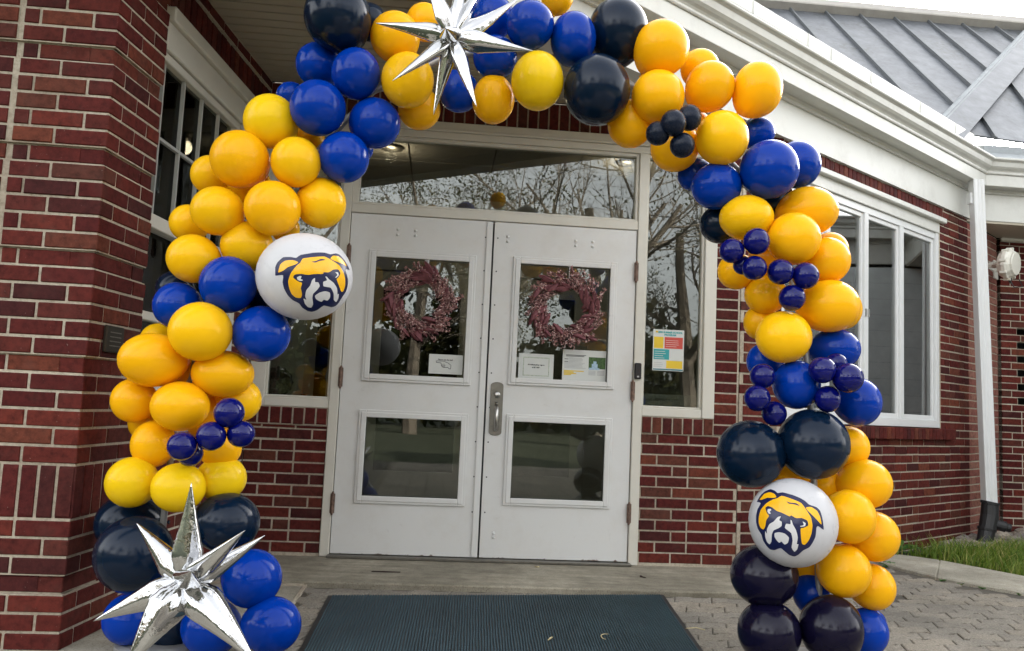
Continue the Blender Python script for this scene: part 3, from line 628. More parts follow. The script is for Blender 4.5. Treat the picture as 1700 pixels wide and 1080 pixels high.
for o, z, ca, cb, hh_ in w.corner:
    key = (round(o, 3), ca)
    if key not in _cm:
        c = Vector((FP.o.x, FP.o.y, 0)) + Vector((FP.n.x, FP.n.y, 0)) * o + Vector((FS.n.x, FS.n.y, 0)) * o
        A_ = -Vector((FP.d.x, FP.d.y, 0)); B_ = Vector((FS.d.x, FS.d.y, 0)); b = MB()
        q = [c, c + B_ * cb, c + B_ * cb + A_ * ca, c + A_ * ca]; q = [p - c for p in q]
        b.add(q + [p + Vector((0, 0, hh_)) for p in q], [(0, 1, 2, 3), (4, 7, 6, 5), (0, 4, 5, 1), (1, 5, 6, 2), (2, 6, 7, 3), (3, 7, 4, 0)])
        _cm[key] = (b.mesh('brick', M['brick'], bevel=.003), c)
    me, c = _cm[key]; link('brick', me, _root, c + Vector((0, 0, z)))

# --- angled wall on the right with the wide window
WZ0, WZ1, WS0, WS1 = 0.985, 2.79, 0.13, 2.56
w = Wall('angled_wall', 'receding red brick wall around the wide four light window', FA.P(1.6, 0, 0.0))
za = 0.4947 - 9 * CH
w.field(FA, 0.12, 3.14, za, 2.89, holes=[(WS0, WS1, 0.98, 2.885), (WS0 - .2, 2.745, 0.885, 0.985), (2.55, 2.625, 2.79, 2.895)], zref=za, flem=12, phase=0.0)
w.soldier(FA, WS0 - .0, 2.62, 2.792, 2.889, o=0.0, pitch=0.0655)
n = 40
w.mb.box(FA, WS0 - .1, 2.74, -0.10, 0.03, 0.889, 0.955)
for i in range(n):                                               # sloping rowlock sill, bullnosed bricks
    u = 2.745 - (i + 1) * 0.0655
    mbs = (0.058, 0.14, 0.092)
    w.brick(FA, u + 0.004, 0.048 + random.uniform(-.002, .002), 0.887, *mbs)
w.finish()
w = Wall('return_wall', 'weathered pale brick wall strip behind the white downspout', FB.P(0.4, 0, 0.0), mat='brick_pale')
w.field(FB, 0.0, B_LEN - 0.02, za, 2.86, zref=za, flem=12, phase=0.06)
w.mb.box(FB, B_LEN - 0.03, B_LEN - 0.005, -0.1, -0.012, za, 2.86)
w.finish()
VENT = (0.195, 1.2, 1.13, 2.055)
w = Wall('far_wall', 'red brick wall with open lattice vent at right edge', FC.P(0.6, 0, 0.0))
kk0 = 17; zc = za
holes = []
for k in range(0, 60):
    z = zc + k * CH
    if VENT[2] - .02 <= z and z + CH <= VENT[3] + .02 and k % 2 == 0: holes.append((VENT[0], VENT[1], z, z + CH))
w.field(FC, 0.03, 2.4, zc, 2.86, holes=holes, zref=zc, flem=11, phase=0.03)
w.finish()
mb = MB()
mb.box(FC, VENT[0] - .05, 2.4, -0.42, -0.40, -.05, 2.9); mb.box(FC, -0.7, VENT[0] - .05, -0.40, -0.11, -.05, 2.9); mb.box(FC, 2.4, 2.5, -0.5, 0.0, -.05, 2.9); tag(mb.build('vent_back_and_light_block', M['dark']), kind='structure')  # black stands in for vent shade; unseen side boxes added against sun leaking in

# ------------------------------------------------------------------ entrance frame, doors, sidelights
def member(mb, fr, u0, u1, o0, o1, z0, z1, m=0): mb.box(fr, u0, u1, o0, o1, z0, z1, m)

fr_ = thing('door_frame', 'cream painted frame around the double doors with transom glass', 'door frame', FD.P(0, 0, 0.055))
mb = MB(); mb.box(FD, -0.978, -0.919, -0.09, 0.012, 0.057, 2.69); mb.build('jamb', M['paint'], fr_, bevel=.004)
mb = MB(); mb.box(FD, 0.917, 0.977, -0.09, 0.012, 0.057, 2.69); mb.build('jamb', M['paint'], fr_, bevel=.004)
mb = MB(); mb.box(FD, -0.919, 0.917, -0.09, 0.009, 2.178, 2.238); mb.build('transom_bar', M['paint'], fr_, bevel=.004)
mb = MB(); mb.box(FD, -1.467, 1.447, -0.09, 0.010, 2.6905, 2.735); mb.box(FD, -1.467, 1.447, -0.09, 0.03, 2.7352, 2.752); mb.box(FD, -1.467, 1.447, -0.09, 0.018, 2.7522, 2.80)
mb.build('head_rail', M['paint'], fr_, bevel=.003)
mb = MB()
for a, b, c, d_ in ((-0.919, -0.875, 2.238, 2.69), (0.897, 0.917, 2.238, 2.69), (-0.875, 0.897, 2.238, 2.252), (-0.875, 0.897, 2.668, 2.69)): mb.box(FD, a, b, -0.07, -0.004, c, d_)
mb.build('glazing_bead', M['paint'], fr_, bevel=.003)
mb = MB(); mb.box(FD, -0.876, 0.898, -0.040, -0.034, 2.25, 2.67); mb.build('transom_pane', M['glass'], fr_)
mb = MB(); mb.box(FD, -0.93, 0.93, -0.10, 0.055, 0.0565, 0.072); mb.build('threshold', M['bronze'], fr_, bevel=.003)

def door(name, label, u0, u1, gl, right):
    t = thing(name, label, 'door', FD.P((u0 + u1) / 2, 0, 0.075), 'leaves of the double door')
    zb, zt = 0.077, 2.174
    (a, b), (c, d_), (e, f) = gl                                   # glass u range, upper z range, lower z range
    mb = MB()
    for x0, x1, z0, z1 in ((u0, a, zb, zt), (b, u1, zb, zt), (a, b, zb, e), (a, b, f, c), (a, b, d_, zt)): mb.box(FD, x0, x1, -0.045, 0.0, z0, z1)
    mb.build('door_panel', M['door_paint'], t)
    for z0, z1 in ((c, d_), (e, f)):
        mb = MB(); w_ = 0.034
        for g, (oo, ww) in enumerate(((0.012, w_), (0.018, w_ * 0.55))):
            off = 0 if g == 0 else 0.0
            x0, x1, y0, y1 = a - ww, b + ww, z0 - ww, z1 + ww
            i0 = 0.012
            for q in ((x0, a + i0, y0, y1), (b - i0, x1, y0, y1), (a + i0, b - i0, y0, z0 + i0), (a + i0, b - i0, z1 - i0, y1)):
                mb.box(FD, q[0], q[1], 0.0005 if g == 0 else 0.0121, oo, q[2], q[3])
        mb.build('glazing_bead', M['door_paint'], t, bevel=.0035)
        mb = MB(); i0 = 0.011
        for q in ((a - .001, a + i0, z0, z1), (b - i0, b + .001, z0, z1), (a + i0, b - i0, z0 - .001, z0 + i0), (a + i0, b - i0, z1 - i0, z1 + .001)): mb.box(FD, q[0], q[1], -0.020, -0.0005, q[2], q[3])
        mb.build('gasket', M['gasket'], t)
        mb = MB(); mb.box(FD, a + .004, b - .004, -0.024, -0.0205, z0 + .004, z1 - .004); mb.build('pane', M['glass'], t)
    # bolt heads of the closer above the glass
    cs = (-0.622, -0.51) if not right else (0.515, 0.625)
    for x in cs + ((0.075,) if right else ()):
        for z in (2.085, 2.053):
            mb = MB(); q = FD.P(x, 0, z); n_ = Vector((FD.n.x, FD.n.y, 0))
            mb.tube([q, q + n_ * .004, q + n_ * .007], [.011, .009, .002], 8); mb.build('bolt_head', M['door_paint'], t, smooth=True)
    if right:
        for x in (0.072, ):
            for z in (0.225, 0.20):
                mb = MB(); q = FD.P(x, 0, z); n_ = Vector((FD.n.x, FD.n.y, 0))
                mb.tube([q, q + n_ * .004, q + n_ * .007], [.011, .009, .002], 8); mb.build('bolt_head', M['door_paint'], t, smooth=True)
    hx = u1 + 0.002 if right else u0 - 0.002
    for z in (1.905, 1.14, 0.375):
        mb = MB(); q = FD.P(hx, 0.016, z)
        mb.tube([q - Vector((0, 0, .062)), q + Vector((0, 0, .062))], .0085, 8)
        for k in (-1, 1): mb.tube([q + Vector((0, 0, .062 * k)), q + Vector((0, 0, .072 * k))], [.0085, .003], 8)
        mb.box(FD, hx - .014, hx + .014, 0.0125, 0.0165, z - .058, z + .058)
        mb.build('hinge', M['hinge'], t)
    return t
dl = door('door_leaf', 'left white door leaf with one small paper in its glass', -0.914, -0.022, ((-0.757, -0.150), (1.158, 1.915), (0.414, 0.915)), False)
dr = door('door_leaf', 'right white door leaf with pull handle and two papers', -0.010, 0.911, ((0.152, 0.757), (1.176, 1.926), (0.431, 0.927)), True)
mb = MB(); mb.box(FD, -0.062, -0.034, 0.0006, 0.006, 0.085, 2.168); mb.box(FD, -0.058, -0.052, 0.0061, 0.011, 0.085, 2.168); mb.build('edge_strip', M['door_paint'], dl)
mb = MB(); mb.box(FD, -0.021, -0.011, -0.044, -0.012, 0.085, 2.168); mb.build('weather_seal', M['gasket'], dl)
for i in range(9):
    for uu, dd in ((-0.066, dl), (0.012, dr)):
        mb = MB(); q = FD.P(uu, 0, 0.35 + i * 0.215); n_ = Vector((FD.n.x, FD.n.y, 0)); mb.tube([q, q + n_ * .003], .005, 6); mb.build('screw', M['ink'], dd)
# pull handle on the right leaf
mb = MB(); prof = []
pl = []
for s in range(9): a = PI - s * PI / 8; pl.append((0.052 + 0.040 * math.cos(a), 1.135 + 0.020 * math.sin(a)))
for s in range(9): a = -s * PI / 8; pl.append((0.052 + 0.040 * math.cos(a), 0.842 + 0.020 * math.sin(a)))
n_ = len(pl); vs = [FD.P(x, 0.0006, z) for x, z in pl] + [FD.P(x, 0.006, z) for x, z in pl]
mb.add(vs, [(i, (i + 1) % n_, n_ + (i + 1) % n_, n_ + i) for i in range(n_)] + [tuple(range(n_)), tuple(range(n_, 2 * n_))])
hd = mb.build('handle', M['bronze'], dr, bevel=.0015)
nv = Vector((FD.n.x, FD.n.y, 0))
mb = MB()
g = [FD.P(0.053, o, z) for o, z in ((0.006, 0.998), (0.030, 0.992), (0.046, 0.972), (0.048, 0.93), (0.044, 0.89), (0.028, 0.866), (0.006, 0.858))]
mb.tube(g, [.012, .0125, .0125, .013, .0125, .012, .011], 10); mb.build('grip', M['steel'], hd, smooth=True)
mb = MB(); q = FD.P(0.055, 0.006, 1.075); mb.tube([q, q + nv * .006, q + nv * .010, q + nv * .0105], [.019, .019, .015, .001], 20); mb.build('lock_cylinder', M['steel'], hd, smooth=True)
mb = MB(); mb.box(FD, 0.0535, 0.0565, 0.0165, 0.0172, 1.066, 1.076); mb.build('keyhole', M['ink'], hd)
mb = MB(); mb.tube([FD.P(0.053, 0.006, 1.018), FD.P(0.053, 0.022, 1.022), FD.P(0.053, 0.03, 1.012)], [.009, .012, .007], 8); mb.build('thumb_latch', M['bronze'], hd, smooth=True)

def sidelight(label, u0, u1, gu0, gu1, z0, gz0, gz1):
    t = thing('sidelight_window', label, 'window', FD.P((u0 + u1) / 2, 0, z0), 'windows beside the doors')
    mb = MB()
    if u0 < 0: mb.box(FD, u0, gu0, -0.08, 0.008, z0, 2.69)
    else: mb.box(FD, gu1, u1, -0.08, 0.016, z0, 2.69)
    mb.build('stile', M['paint'], t, bevel=.004)
    mb = MB(); mb.box(FD, gu0, gu1, -0.08, 0.008, z0, gz0); mb.build('sill', M['paint'], t, bevel=.004)
    mb = MB()
    for a, b, c, d_ in ((gu0, gu0 + .012, gz0 + .012, gz1), (gu1 - .016, gu1, gz0 + .012, gz1), (gu0, gu1, gz0, gz0 + .012), (gu0, gu1, gz1, 2.69)): mb.box(FD, a, b, -0.07, -0.008, c, d_)
    mb.build('glazing_bead', M['paint'], t, bevel=.003)
    mb = MB(); mb.box(FD, gu0 + .004, gu1 - .004, -0.040, -0.034, gz0 + .004, gz1 + .01); mb.build('pane', M['glass'], t)
    return t
sl = sidelight('narrow window left of the doors with decorative plate inside', -1.467, -0.9785, -1.369, -0.9785, 0.946, 1.004, 2.665)
sr = sidelight('narrow window right of the doors with colourful poster', 0.9775, 1.446, 0.9775, 1.366, 0.984, 1.04, 2.665)

# ------------------------------------------------------------------ gridded window in the left wall
t = thing('grid_window', 'white sash window with muntin grid and blinds on left', 'window', FL.P(-0.9, 0, 0.93))
mb = MB()
mb.box(FL, -1.42, -0.355, -0.09, 0.004, 2.56, 2.69); mb.box(FL, -1.42, -0.345, -0.09, 0.03, 2.6905, 2.76); mb.build('head_trim', M['paint'], t, bevel=.006)
mb = MB(); mb.box(FL, -0.42, -0.355, -0.09, 0.012, 0.93, 2.5595); mb.build('side_trim', M['paint'], t, bevel=.005)
mb = MB(); mb.box(FL, -1.60, -0.42, -0.09, 0.02, 0.93, 0.99); mb.build('sill', M['paint'], t, bevel=.005)
UW0, UW1 = -1.56, -0.425
mb = MB()
mb.box(FL, UW0, UW1, -0.055, -0.012, 2.515, 2.555); mb.box(FL, UW1 - .05, UW1, -0.055, -0.012, 1.80, 2.5145); mb.build('upper_sash', M['paint'], t, bevel=.004)
mb = MB(); mb.box(FL, UW0, UW1 - .0, -0.06, -0.002, 1.735, 1.798); mb.box(FL, UW1 - .05, UW1, -0.075, -0.03, 0.995, 1.734); mb.box(FL, UW0, UW1 - .05, -0.075, -0.03, 0.995, 1.05); mb.build('lower_sash', M['paint'], t, bevel=.004)
mb = MB(); mb.box(FL, UW0, UW1 - .05, -0.070, -0.03, 1.325, 1.365); mb.build('sash_rail', M['paint'], t, bevel=.004)
M['muntin'] = plain('grey_muntin', (0.40, 0.41, 0.39), 0.5)
for u in (-1.352, -1.133, -0.912, -0.69):
    mb = MB(); mb.box(FL, u - .006, u + .006, -0.047, -0.030, 1.80, 2.515); mb.build('muntin', M['muntin'], t)
mb = MB(); mb.box(FL, UW0, UW1 - .05, -0.0475, -0.0295, 2.154, 2.168); mb.build('muntin', M['muntin'], t)
mb = MB(); mb.box(FL, UW0, UW1 - .05, -0.052, -0.048, 1.80, 2.515); mb.build('pane', M['glass3'], t)
mb = MB(); mb.box(FL, UW0, UW1 - .05, -0.068, -0.064, 1.05, 1.735); mb.build('pane', M['glass3'], t)
bl = tag(bpy.data.objects.new('window_blind', None), 'dark horizontal slat blind hanging inside the gridded window', 'blind'); COL.objects.link(bl); bl.location = FL.P(-1.0, -0.12, 2.0)
M['slat'] = plain('grey_blind_slat', (0.80, 0.82, 0.80), 0.5)
for i in range(44):
    z = 1.03 + i * 0.0255
    mb = MB(); fro = FL
    v = [FL.P(UW0, -0.095, z + .006), FL.P(UW1, -0.095, z + .006), FL.P(UW1, -0.105, z + .001), FL.P(UW0, -0.105, z + .001)]
    v2 = [p + Vector((0, 0, .0012)) for p in v]
    mb.add(v + v2, [(0, 1, 2, 3), (4, 7, 6, 5), (0, 4, 5, 1), (1, 5, 6, 2), (2, 6, 7, 3), (3, 7, 4, 0)])
    mb.build('slat', M['slat'], bl)

# ------------------------------------------------------------------ wide window in the angled wall
t = thing('wide_window', 'wide white aluminium window with four tall lights', 'window', FA.P(1.35, 0, 0.985))
mb = MB(); mb.box(FA, WS0, 2.62, -0.10, 0.035, 2.745, 2.788); mb.build('head_ledge', M['fascia'], t, bevel=.006)
mb = MB(); mb.box(FA, WS0, WS1, -0.10, -0.004, 2.655, 2.7448); mb.build('head_board', M['fascia'], t, bevel=.004)
OW = -0.022
mb = MB()
mb.box(FA, WS0, WS0 + .05, -0.10, OW, 0.985, 2.654); mb.box(FA, WS1 - .055, WS1, -0.10, OW + .01, 0.985, 2.654)
mb.box(FA, WS0 + .05, WS1 - .055, -0.10, OW, 2.60, 2.654); mb.box(FA, WS0 + .05, WS1 - .055, -0.10, OW + .012, 0.985, 1.045)
mb.build('frame', M['white_alu'], t, bevel=.003)
MU = [0.162, 0.738, 1.302, 1.888, 2.50]
for i in (1, 2, 3):
    mb = MB(); mb.box(FA, MU[i] - .030, MU[i] + .030, -0.09, OW + .004, 1.0455, 2.5995); mb.build('mullion', M['white_alu'], t, bevel=.003)
for i in range(4):
    a = MU[i] + (.030 if i else .02); b = MU[i + 1] - (.030 if i < 3 else 0)
    mb = MB()
    for q in ((a, a + .028, 1.0455, 2.5995), (b - .028, b, 1.0455, 2.5995), (a + .028, b - .028, 1.0455, 1.085), (a + .028, b - .028, 2.565, 2.5995)): mb.box(FA, q[0], q[1], -0.075, -0.035, q[2], q[3])
    sa = mb.build('sash', M['white_alu'], t, bevel=.003)
    mb = MB(); mb.box(FA, a + .022, b - .022, -0.058, -0.052, 1.08, 2.57); mb.build('pane', M['glass2'], sa)
mb = MB(); mb.box(FA, 1.318, 1.332, -0.018, -0.008, 1.80, 1.86); mb.build('latch', M['steel'], t)
mb = MB(); mb.box(FA, 1.276, 1.288, -0.018, -0.008, 1.80, 1.86); mb.build('latch', M['steel'], t)
# hanging fabric panels behind the wide window
M['fabric'] = plain('grey_curtain_fabric', (0.42, 0.43, 0.42), 0.85)
for i, (a, b) in enumerate(((0.55, 0.72), (1.13, 1.27), (1.72, 1.84), (2.33, 2.49))):
    mb = MB(); n_ = 18; vs = []
    for k in range(n_ + 1):
        u = a + (b - a) * k / n_; o = -0.20 + 0.016 * math.sin(k * 1.9)
        vs += [FA.P(u, o, 1.0), FA.P(u, o, 2.62)]
    mb.add(vs, [(2 * k, 2 * k + 2, 2 * k + 3, 2 * k + 1) for k in range(n_)])
    o = mb.build('curtain', M['fabric'], smooth=True)
    tag(o, 'grey curtain strip inside the wide window, ' + ('hidden behind the balloons', 'in its second light', 'in its third light', 'in its light nearest the downspout')[i], 'curtain', 'curtains inside the wide window')

# ------------------------------------------------------------------ eaves, beam, porch ceiling
EXT = 6.5
def eave(frame, u0, u1, sh0, sh1, name, label, cu0=None, cu1=None):
    t = thing(name, label, 'eave', frame.P((u0 + u1) / 2, 0.1, 2.9))
    pr = lambda prof, nm, mt, bev=0.0, smooth=False: (lambda mb: (mb.prism(frame, prof, u0, u1, 0, sh0, sh1), mb.build(nm, mt, t, bevel=bev)))(MB())
    pr([(0.022, 2.888), (0.022, 3.174), (-0.15, 3.174), (-0.15, 2.888)], 'frieze_board', M['fascia'])
    pr([(0.045, 3.135), (0.035, 3.16), (0.05, 3.1735), (0.0225, 3.1735), (0.0225, 3.135)], 'bed_moulding', M['fascia'])
    pr([(0.154, 3.176), (0.154, 3.19), (-0.15, 3.19), (-0.15, 3.176)], 'soffit_board', M['fascia'])
    pr([(0.157, 3.174), (0.157, 3.278), (0.10, 3.278), (0.10, 3.191), (0.135, 3.191), (0.135, 3.174)], 'fascia_board', M['fascia'], .003)
    og = [(0.10, 3.2785), (0.168, 3.2785), (0.174, 3.286), (0.174, 3.293), (0.168, 3.299), (0.166, 3.306), (0.176, 3.316), (0.196, 3.326), (0.212, 3.340), (0.218, 3.360), (0.222, 3.378), (0.234, 3.386), (0.246, 3.389), (0.252, 3.396), (0.252, 3.408), (0.244, 3.412), (0.236, 3.405), (0.10, 3.40)]
    pr(og, 'gutter', M['fascia'])
    return t
SK = math.tan(math.radians(17.42))
ea = eave(FA, -EXT, 3.143 + SK * .155, 0.0, -SK, 'long_eave', 'long cream white eave and gutter crossing above the arch')
_c = FA.P(3.143, 0.155, 0); FE = Fr((_c.x - FD.n.x * .155, _c.y - FD.n.y * .155), DD)
eb = eave(FE, -SK * .155, 3.0, SK, 0.0, 'short_eave', 'short cream white eave at right edge beyond the corner')
# roof edge flashing that stands behind the gutter of the long eave
mb = MB(); mb.prism(FA, [(0.055, 3.580), (0.058, 3.675), (0.02, 3.685), (-0.25, 3.70), (-0.25, 3.57), (0.02, 3.575)], -EXT, 3.17, 0, 0, -0.1); mb.build('roof_edge_flashing', M['fascia'], ea, bevel=.004)
for u in (-0.35, 0.31, 0.62, 1.21, 2.05, 2.75):
    mb = MB(); mb.box(FA, u, u + 0.005, 0.0565, 0.0605, 3.582, 3.673); mb.build('lap_joint', M['fascia'], ea)
M['zinc_light'] = plain('light_zinc', (0.26, 0.28, 0.29), 0.75, metal=0.0, var=0.2, scale=5)
mb = MB(); mb.prism(FA, [(0.235, 3.407), (0.05, 3.57), (-0.3, 3.57), (-0.3, 3.40)], -EXT, 3.17, 0, 0, -SK); mb.build('roof_apron', M['zinc_light'], ea)
mb = MB(); mb.prism(FE, [(0.232, 3.41), (0.10, 3.50), (0.09, 3.575), (-0.35, 3.66), (-0.35, 3.40)], 0, 3.0, 0, SK, 0); mb.build('roof_apron', M['zinc_light'], eb)
# back of the beam over the porch and porch ceiling boards
pcl = thing('porch_ceiling', 'dim tan boarded ceiling over the entrance porch', 'ceiling', FD.P(0, 0.6, 2.98))
BZ = 2.985
o_far = 2.6
i = 0; o = 0.0
while o < o_far:
    # clip each board between left wall and the diagonal beam
    def beam_u(oo):
        # intersection of line o=oo (parallel to the entrance wall) with beam back face (o_A = -0.15)
        q0 = FD.P(0, oo, 0).to_2d(); b0 = FA.P(0, -0.10, 0).to_2d(); dd_ = Vector(DD); da_ = Vector(DA)
        den = dd_.x * da_.y - dd_.y * da_.x; rr = b0 - q0
        return (rr.x * da_.y - rr.y * da_.x) / den
    def left_u(oo):
        q0 = FD.P(0, oo, 0).to_2d(); b0 = FL.o; dd_ = Vector(DD); dl_ = FL.d
        den = dd_.x * dl_.y - dd_.y * dl_.x; rr = b0 - q0
        return (rr.x * dl_.y - rr.y * dl_.x) / den
    a, b = o + 0.006, o + 0.0795
    la, lb, ra, rb = left_u(a) - .03, left_u(b) - .03, beam_u(a), beam_u(b)
    if o > 1.3: la = lb = left_u(1.3) - .03
    if rb - lb > 0.05:
        pts = [FD.P(la, a, 0), FD.P(ra, a, 0), FD.P(rb, b, 0), FD.P(lb, b, 0)]
        mb = MB(); mb.slab([(p.x, p.y) for p in pts], BZ, BZ + .015); mb.build('board', M['soffit'], pcl, bevel=.003)
    o += 0.0865; i += 1
_pb = [FD.P(-1.5, -.05, 0), FD.P(1.62, -.05, 0), FA.P(-.1, -.06, 0), FA.P(-3.6, -.06, 0), FL.P(-2.6, -.05, 0)]
mb = MB(); mb.slab([(p.x, p.y) for p in _pb], BZ + .0165, BZ + .05); mb.build('ceiling_backing', M['dark'], pcl)
M['lampglow'] = newmat('downlight_glow')[0]
_b = M['lampglow'].node_tree.nodes['Principled BSDF']; _b.inputs['Emission Color'].default_value = (1.0, 0.42, 0.16, 1); _b.inputs['Emission Strength'].default_value = 0.13; _b.inputs['Base Color'].default_value = (0.5, 0.25, 0.12, 1)
for j, (fr, u, o, zz, lab) in enumerate(((FD, -0.73, -0.51, 2.775, 'small round lit downlight behind the left end of the transom'), (FD, 0.94, -0.47, 2.775, 'small round lit downlight behind the right end of the transom'), (FL, -1.02, -0.62, 2.75, 'small round lit downlight behind the gridded left window'))):
    t = thing('downlight', lab, 'ceiling light', fr.P(u, o, zz - .01), 'recessed downlights inside')
    q = fr.P(u, o, zz - .001); mb = MB(); mb.tube([q, q - Vector((0, 0, .012)), q - Vector((0, 0, .010))], [.085, .08, .062], 24, cap=False); mb.build('ring', M['bronze'], t, smooth=True)
    mb = MB(); mb.tube([q - Vector((0, 0, .002)), q - Vector((0, 0, .0045))], [.070, .068], 24); mb.build('lens', M['lampglow'], t)
    ld = bpy.data.lights.new('downlight_lamp', 'POINT'); ld.energy = 0.5; ld.color = (1.0, 0.78, 0.55); ld.shadow_soft_size = 0.05
    lo = bpy.data.objects.new('downlight_lamp', ld); COL.objects.link(lo); lo.location = q - Vector((0, 0, .06)); put(lo, t)

# ceiling of the recess at far right, and its trim
mb = MB(); pts = [FB.P(-.02, 0.0, 0), FE.P(-.02, 0.015, 0), FE.P(3.0, 0.015, 0), FC.P(2.4, 0, 0), FC.P(0, 0, 0)]
mb.slab([(p.x, p.y) for p in pts], 2.8655, 2.8865); tag(mb.build('recess_soffit', M['soffit']), 'tan soffit panel over the recessed far wall', 'soffit')
mb = MB(); mb.prism(FC, [(0.003, 2.828), (0.022, 2.832), (0.016, 2.846), (0.03, 2.8645), (0.003, 2.8645)], 0.03, 2.4); tag(mb.build('cornice_strip', M['paint']), 'thin cream cornice strip atop the far brick wall', 'cornice')

mb = MB(); mb.slab([(p.x, p.y) for p in (FE.P(0, -.17, 0), FE.P(3.0, -.17, 0), FC.P(2.4, -3, 0), FC.P(-.8, -3, 0), FA.P(3.0, -.2, 0))], 2.90, 3.35); tag(mb.build('recess_roof_deck', M['dark']), kind='structure')
# opposite wing out of frame on the right, mirrored in the wide window
FW = Fr((6.3, 2.2), (0.10, 0.995)); FW.d = -FW.d; FW.n = -FW.n; FW.o = FC.P(1.75, 0.02, 0).to_2d(); FW.yaw = math.atan2(FW.d.y, FW.d.x)
M['wing'] = plain('reflection_lightening_cladding', (0.66, 0.70, 0.70), 0.7)  # pale cladding made up to brighten what the wide window mirrors
wg = thing('wing_wall', 'unseen wing, clad pale to brighten its reflection in the wide window', 'wall', FW.P(2.0, 0, 0))
for i in range(15):
    mb = MB(); mb.prism(FW, [(0.0, i * .19 + .002), (0.006, i * .19 + .001), (0.004, i * .19 + .1895), (0.0, i * .19 + .188)], 0.0, 4.2); mb.build('board', M['wing'], wg)
ew = eave(FW, 0.2, 4.2, 0, 0, 'wing_eave', 'cream eave of the brick wing mirrored in the wide window')
mb = MB(); mb.box(FW, -0.2, 4.2, -2.5, -0.1, 2.9, 3.5); mb.box(FW, 0, 4.2, -0.3, -0.12, 0, 2.88); tag(mb.build('wing_core', M['in_dark']), kind='structure')

# ------------------------------------------------------------------ standing seam metal roof
def roof_mat():
    m, nt, b = newmat('weathered_zinc')
    t = wtex(nt, 'Noise', 7.0, Detail=8.0, Roughness=0.7); t2 = wtex(nt, 'Noise', 1.3, Detail=5.0, Roughness=0.6); t3 = wtex(nt, 'Noise', 24.0, Detail=4.0)
    r = ramp(nt, t.outputs[0], [(0.3, (0.065, 0.072, 0.083)), (0.5, (0.108, 0.118, 0.133)), (0.72, (0.155, 0.166, 0.182))])
    f = ramp(nt, t2.outputs[0], [(0.52, (0, 0, 0)), (0.66, (1, 1, 1))]); f2 = ramp(nt, t3.outputs[0], [(0.45, (0, 0, 0)), (0.62, (1, 1, 1))])
    mm = nd(nt, 'Math', operation='MULTIPLY'); nt.links.new(f.outputs[0], mm.inputs[0]); nt.links.new(f2.outputs[0], mm.inputs[1])
    m2 = nd(nt, 'Math', operation='MULTIPLY'); nt.links.new(mm.outputs[0], m2.inputs[0]); m2.inputs[1].default_value = 0.75
    nt.links.new(mix(nt, m2.outputs[0], r.outputs[0], (0.055, 0.06, 0.055)), b.inputs['Base Color'])
    b.inputs['Metallic'].default_value = 0.35; b.inputs['Roughness'].default_value = 0.45; bump(nt, b, t.outputs[0], 0.1, 0.01); return m
M['zinc'] = roof_mat(); M['seam'] = plain('zinc_seam', (0.11, 0.118, 0.125), 0.5, metal=0.3)
M['ridge'] = plain('ridge_metal', (0.34, 0.32, 0.29), 0.5, metal=0.2)
RO = Vector((4.021, 7.45, 3.932)); RD = Vector((DD[0], DD[1], 0)); RU = Vector((-FD.n.x * .7071, -FD.n.y * .7071, .7071)); RN = RD.cross(RU)
if RN.z < 0: RN = -RN
rp = lambda a, b, h=0.0: RO + RD * a + RU * b + RN * h
rt = thing('metal_roof', 'grey standing seam metal roof with dark stains', 'roof', RO)
sm = [-1.58, -1.145, -0.705, -0.265, 0.165, 0.60, 1.03, 1.465, 1.898, 2.33]
av = lambda b: 0.84 * b
B0, B1 = -0.55, 2.76
for i in range(len(sm)):
    a0 = sm[i - 1] if i else -9.0; a1 = sm[i]
    # panel a0..a1 trimmed by the valley a = 0.84 b
    pts = []
    for a in (a0, a1): pts.append((a, max(B0, a / 0.84)))
    pts2 = [(a0, B1), (a1, B1)]
    if a1 / .84 > B1: pts = [(a0, max(B0, a0 / .84)), (min(a1, .84 * B1), B1)]; pts2 = [(a0, B1)]
    poly = pts + ([pts2[1], pts2[0]] if len(pts2) == 2 else pts2)
    if len(pts2) == 2 and a0 < .84 * B0 < a1: poly = [(a0, B0), (.84 * B0, B0), (a1, a1 / .84), (a1, B1), (a0, B1)]
    n_ = len(poly); mb = MB()
    vs = [rp(a, b, -.02) for a, b in poly] + [rp(a, b, 0) for a, b in poly]
    mb.add(vs, [(k, (k + 1) % n_, n_ + (k + 1) % n_, n_ + k) for k in range(n_)] + [tuple(range(n_)), tuple(range(n_, 2 * n_))]); mb.build('roof_panel', M['zinc'], rt)
    if a1 / .84 < B1:
        b0 = max(B0, a1 / .84); mb = MB()
        c = [rp(a1 + x, b, h) for b in (b0, B1) for x, h in ((-.013, .001), (.013, .001), (.009, .032), (-.009, .032))]
        mb.add(c, [(0, 1, 2, 3), (4, 7, 6, 5), (0, 4, 5, 1), (1, 5, 6, 2), (2, 6, 7, 3), (3, 7, 4, 0)]); mb.build('seam', M['seam'], rt)
mb = MB(); c = [rp(a, b, h) for a in (-9.0, 2.6) for b, h in ((B1 - .02, .002), (B1 - .02, .10), (B1 + .10, .13), (B1 + .14, .10), (B1 + .14, -.1), (B1, -.1))]
n_ = 6; mb.add(c, [(k, (k + 1) % n_, n_ + (k + 1) % n_, n_ + k) for k in range(n_)] + [tuple(range(n_)), tuple(range(n_, 2 * n_))]); mb.build('ridge_cap', M['ridge'], rt, bevel=.01)
mb = MB(); mb.tube([rp(av(b) + .045, b, .012) for b in (-.62, -.2, .6, 1.4, 2.2, 2.78)], .062, 10); mb.build('valley_roll', M['zinc_light'], rt, smooth=True)
N2 = Vector((0.1449, -0.742, 0.6546)); V0 = rp(av(-.7), -.7); V1 = rp(av(2.75), 2.75)
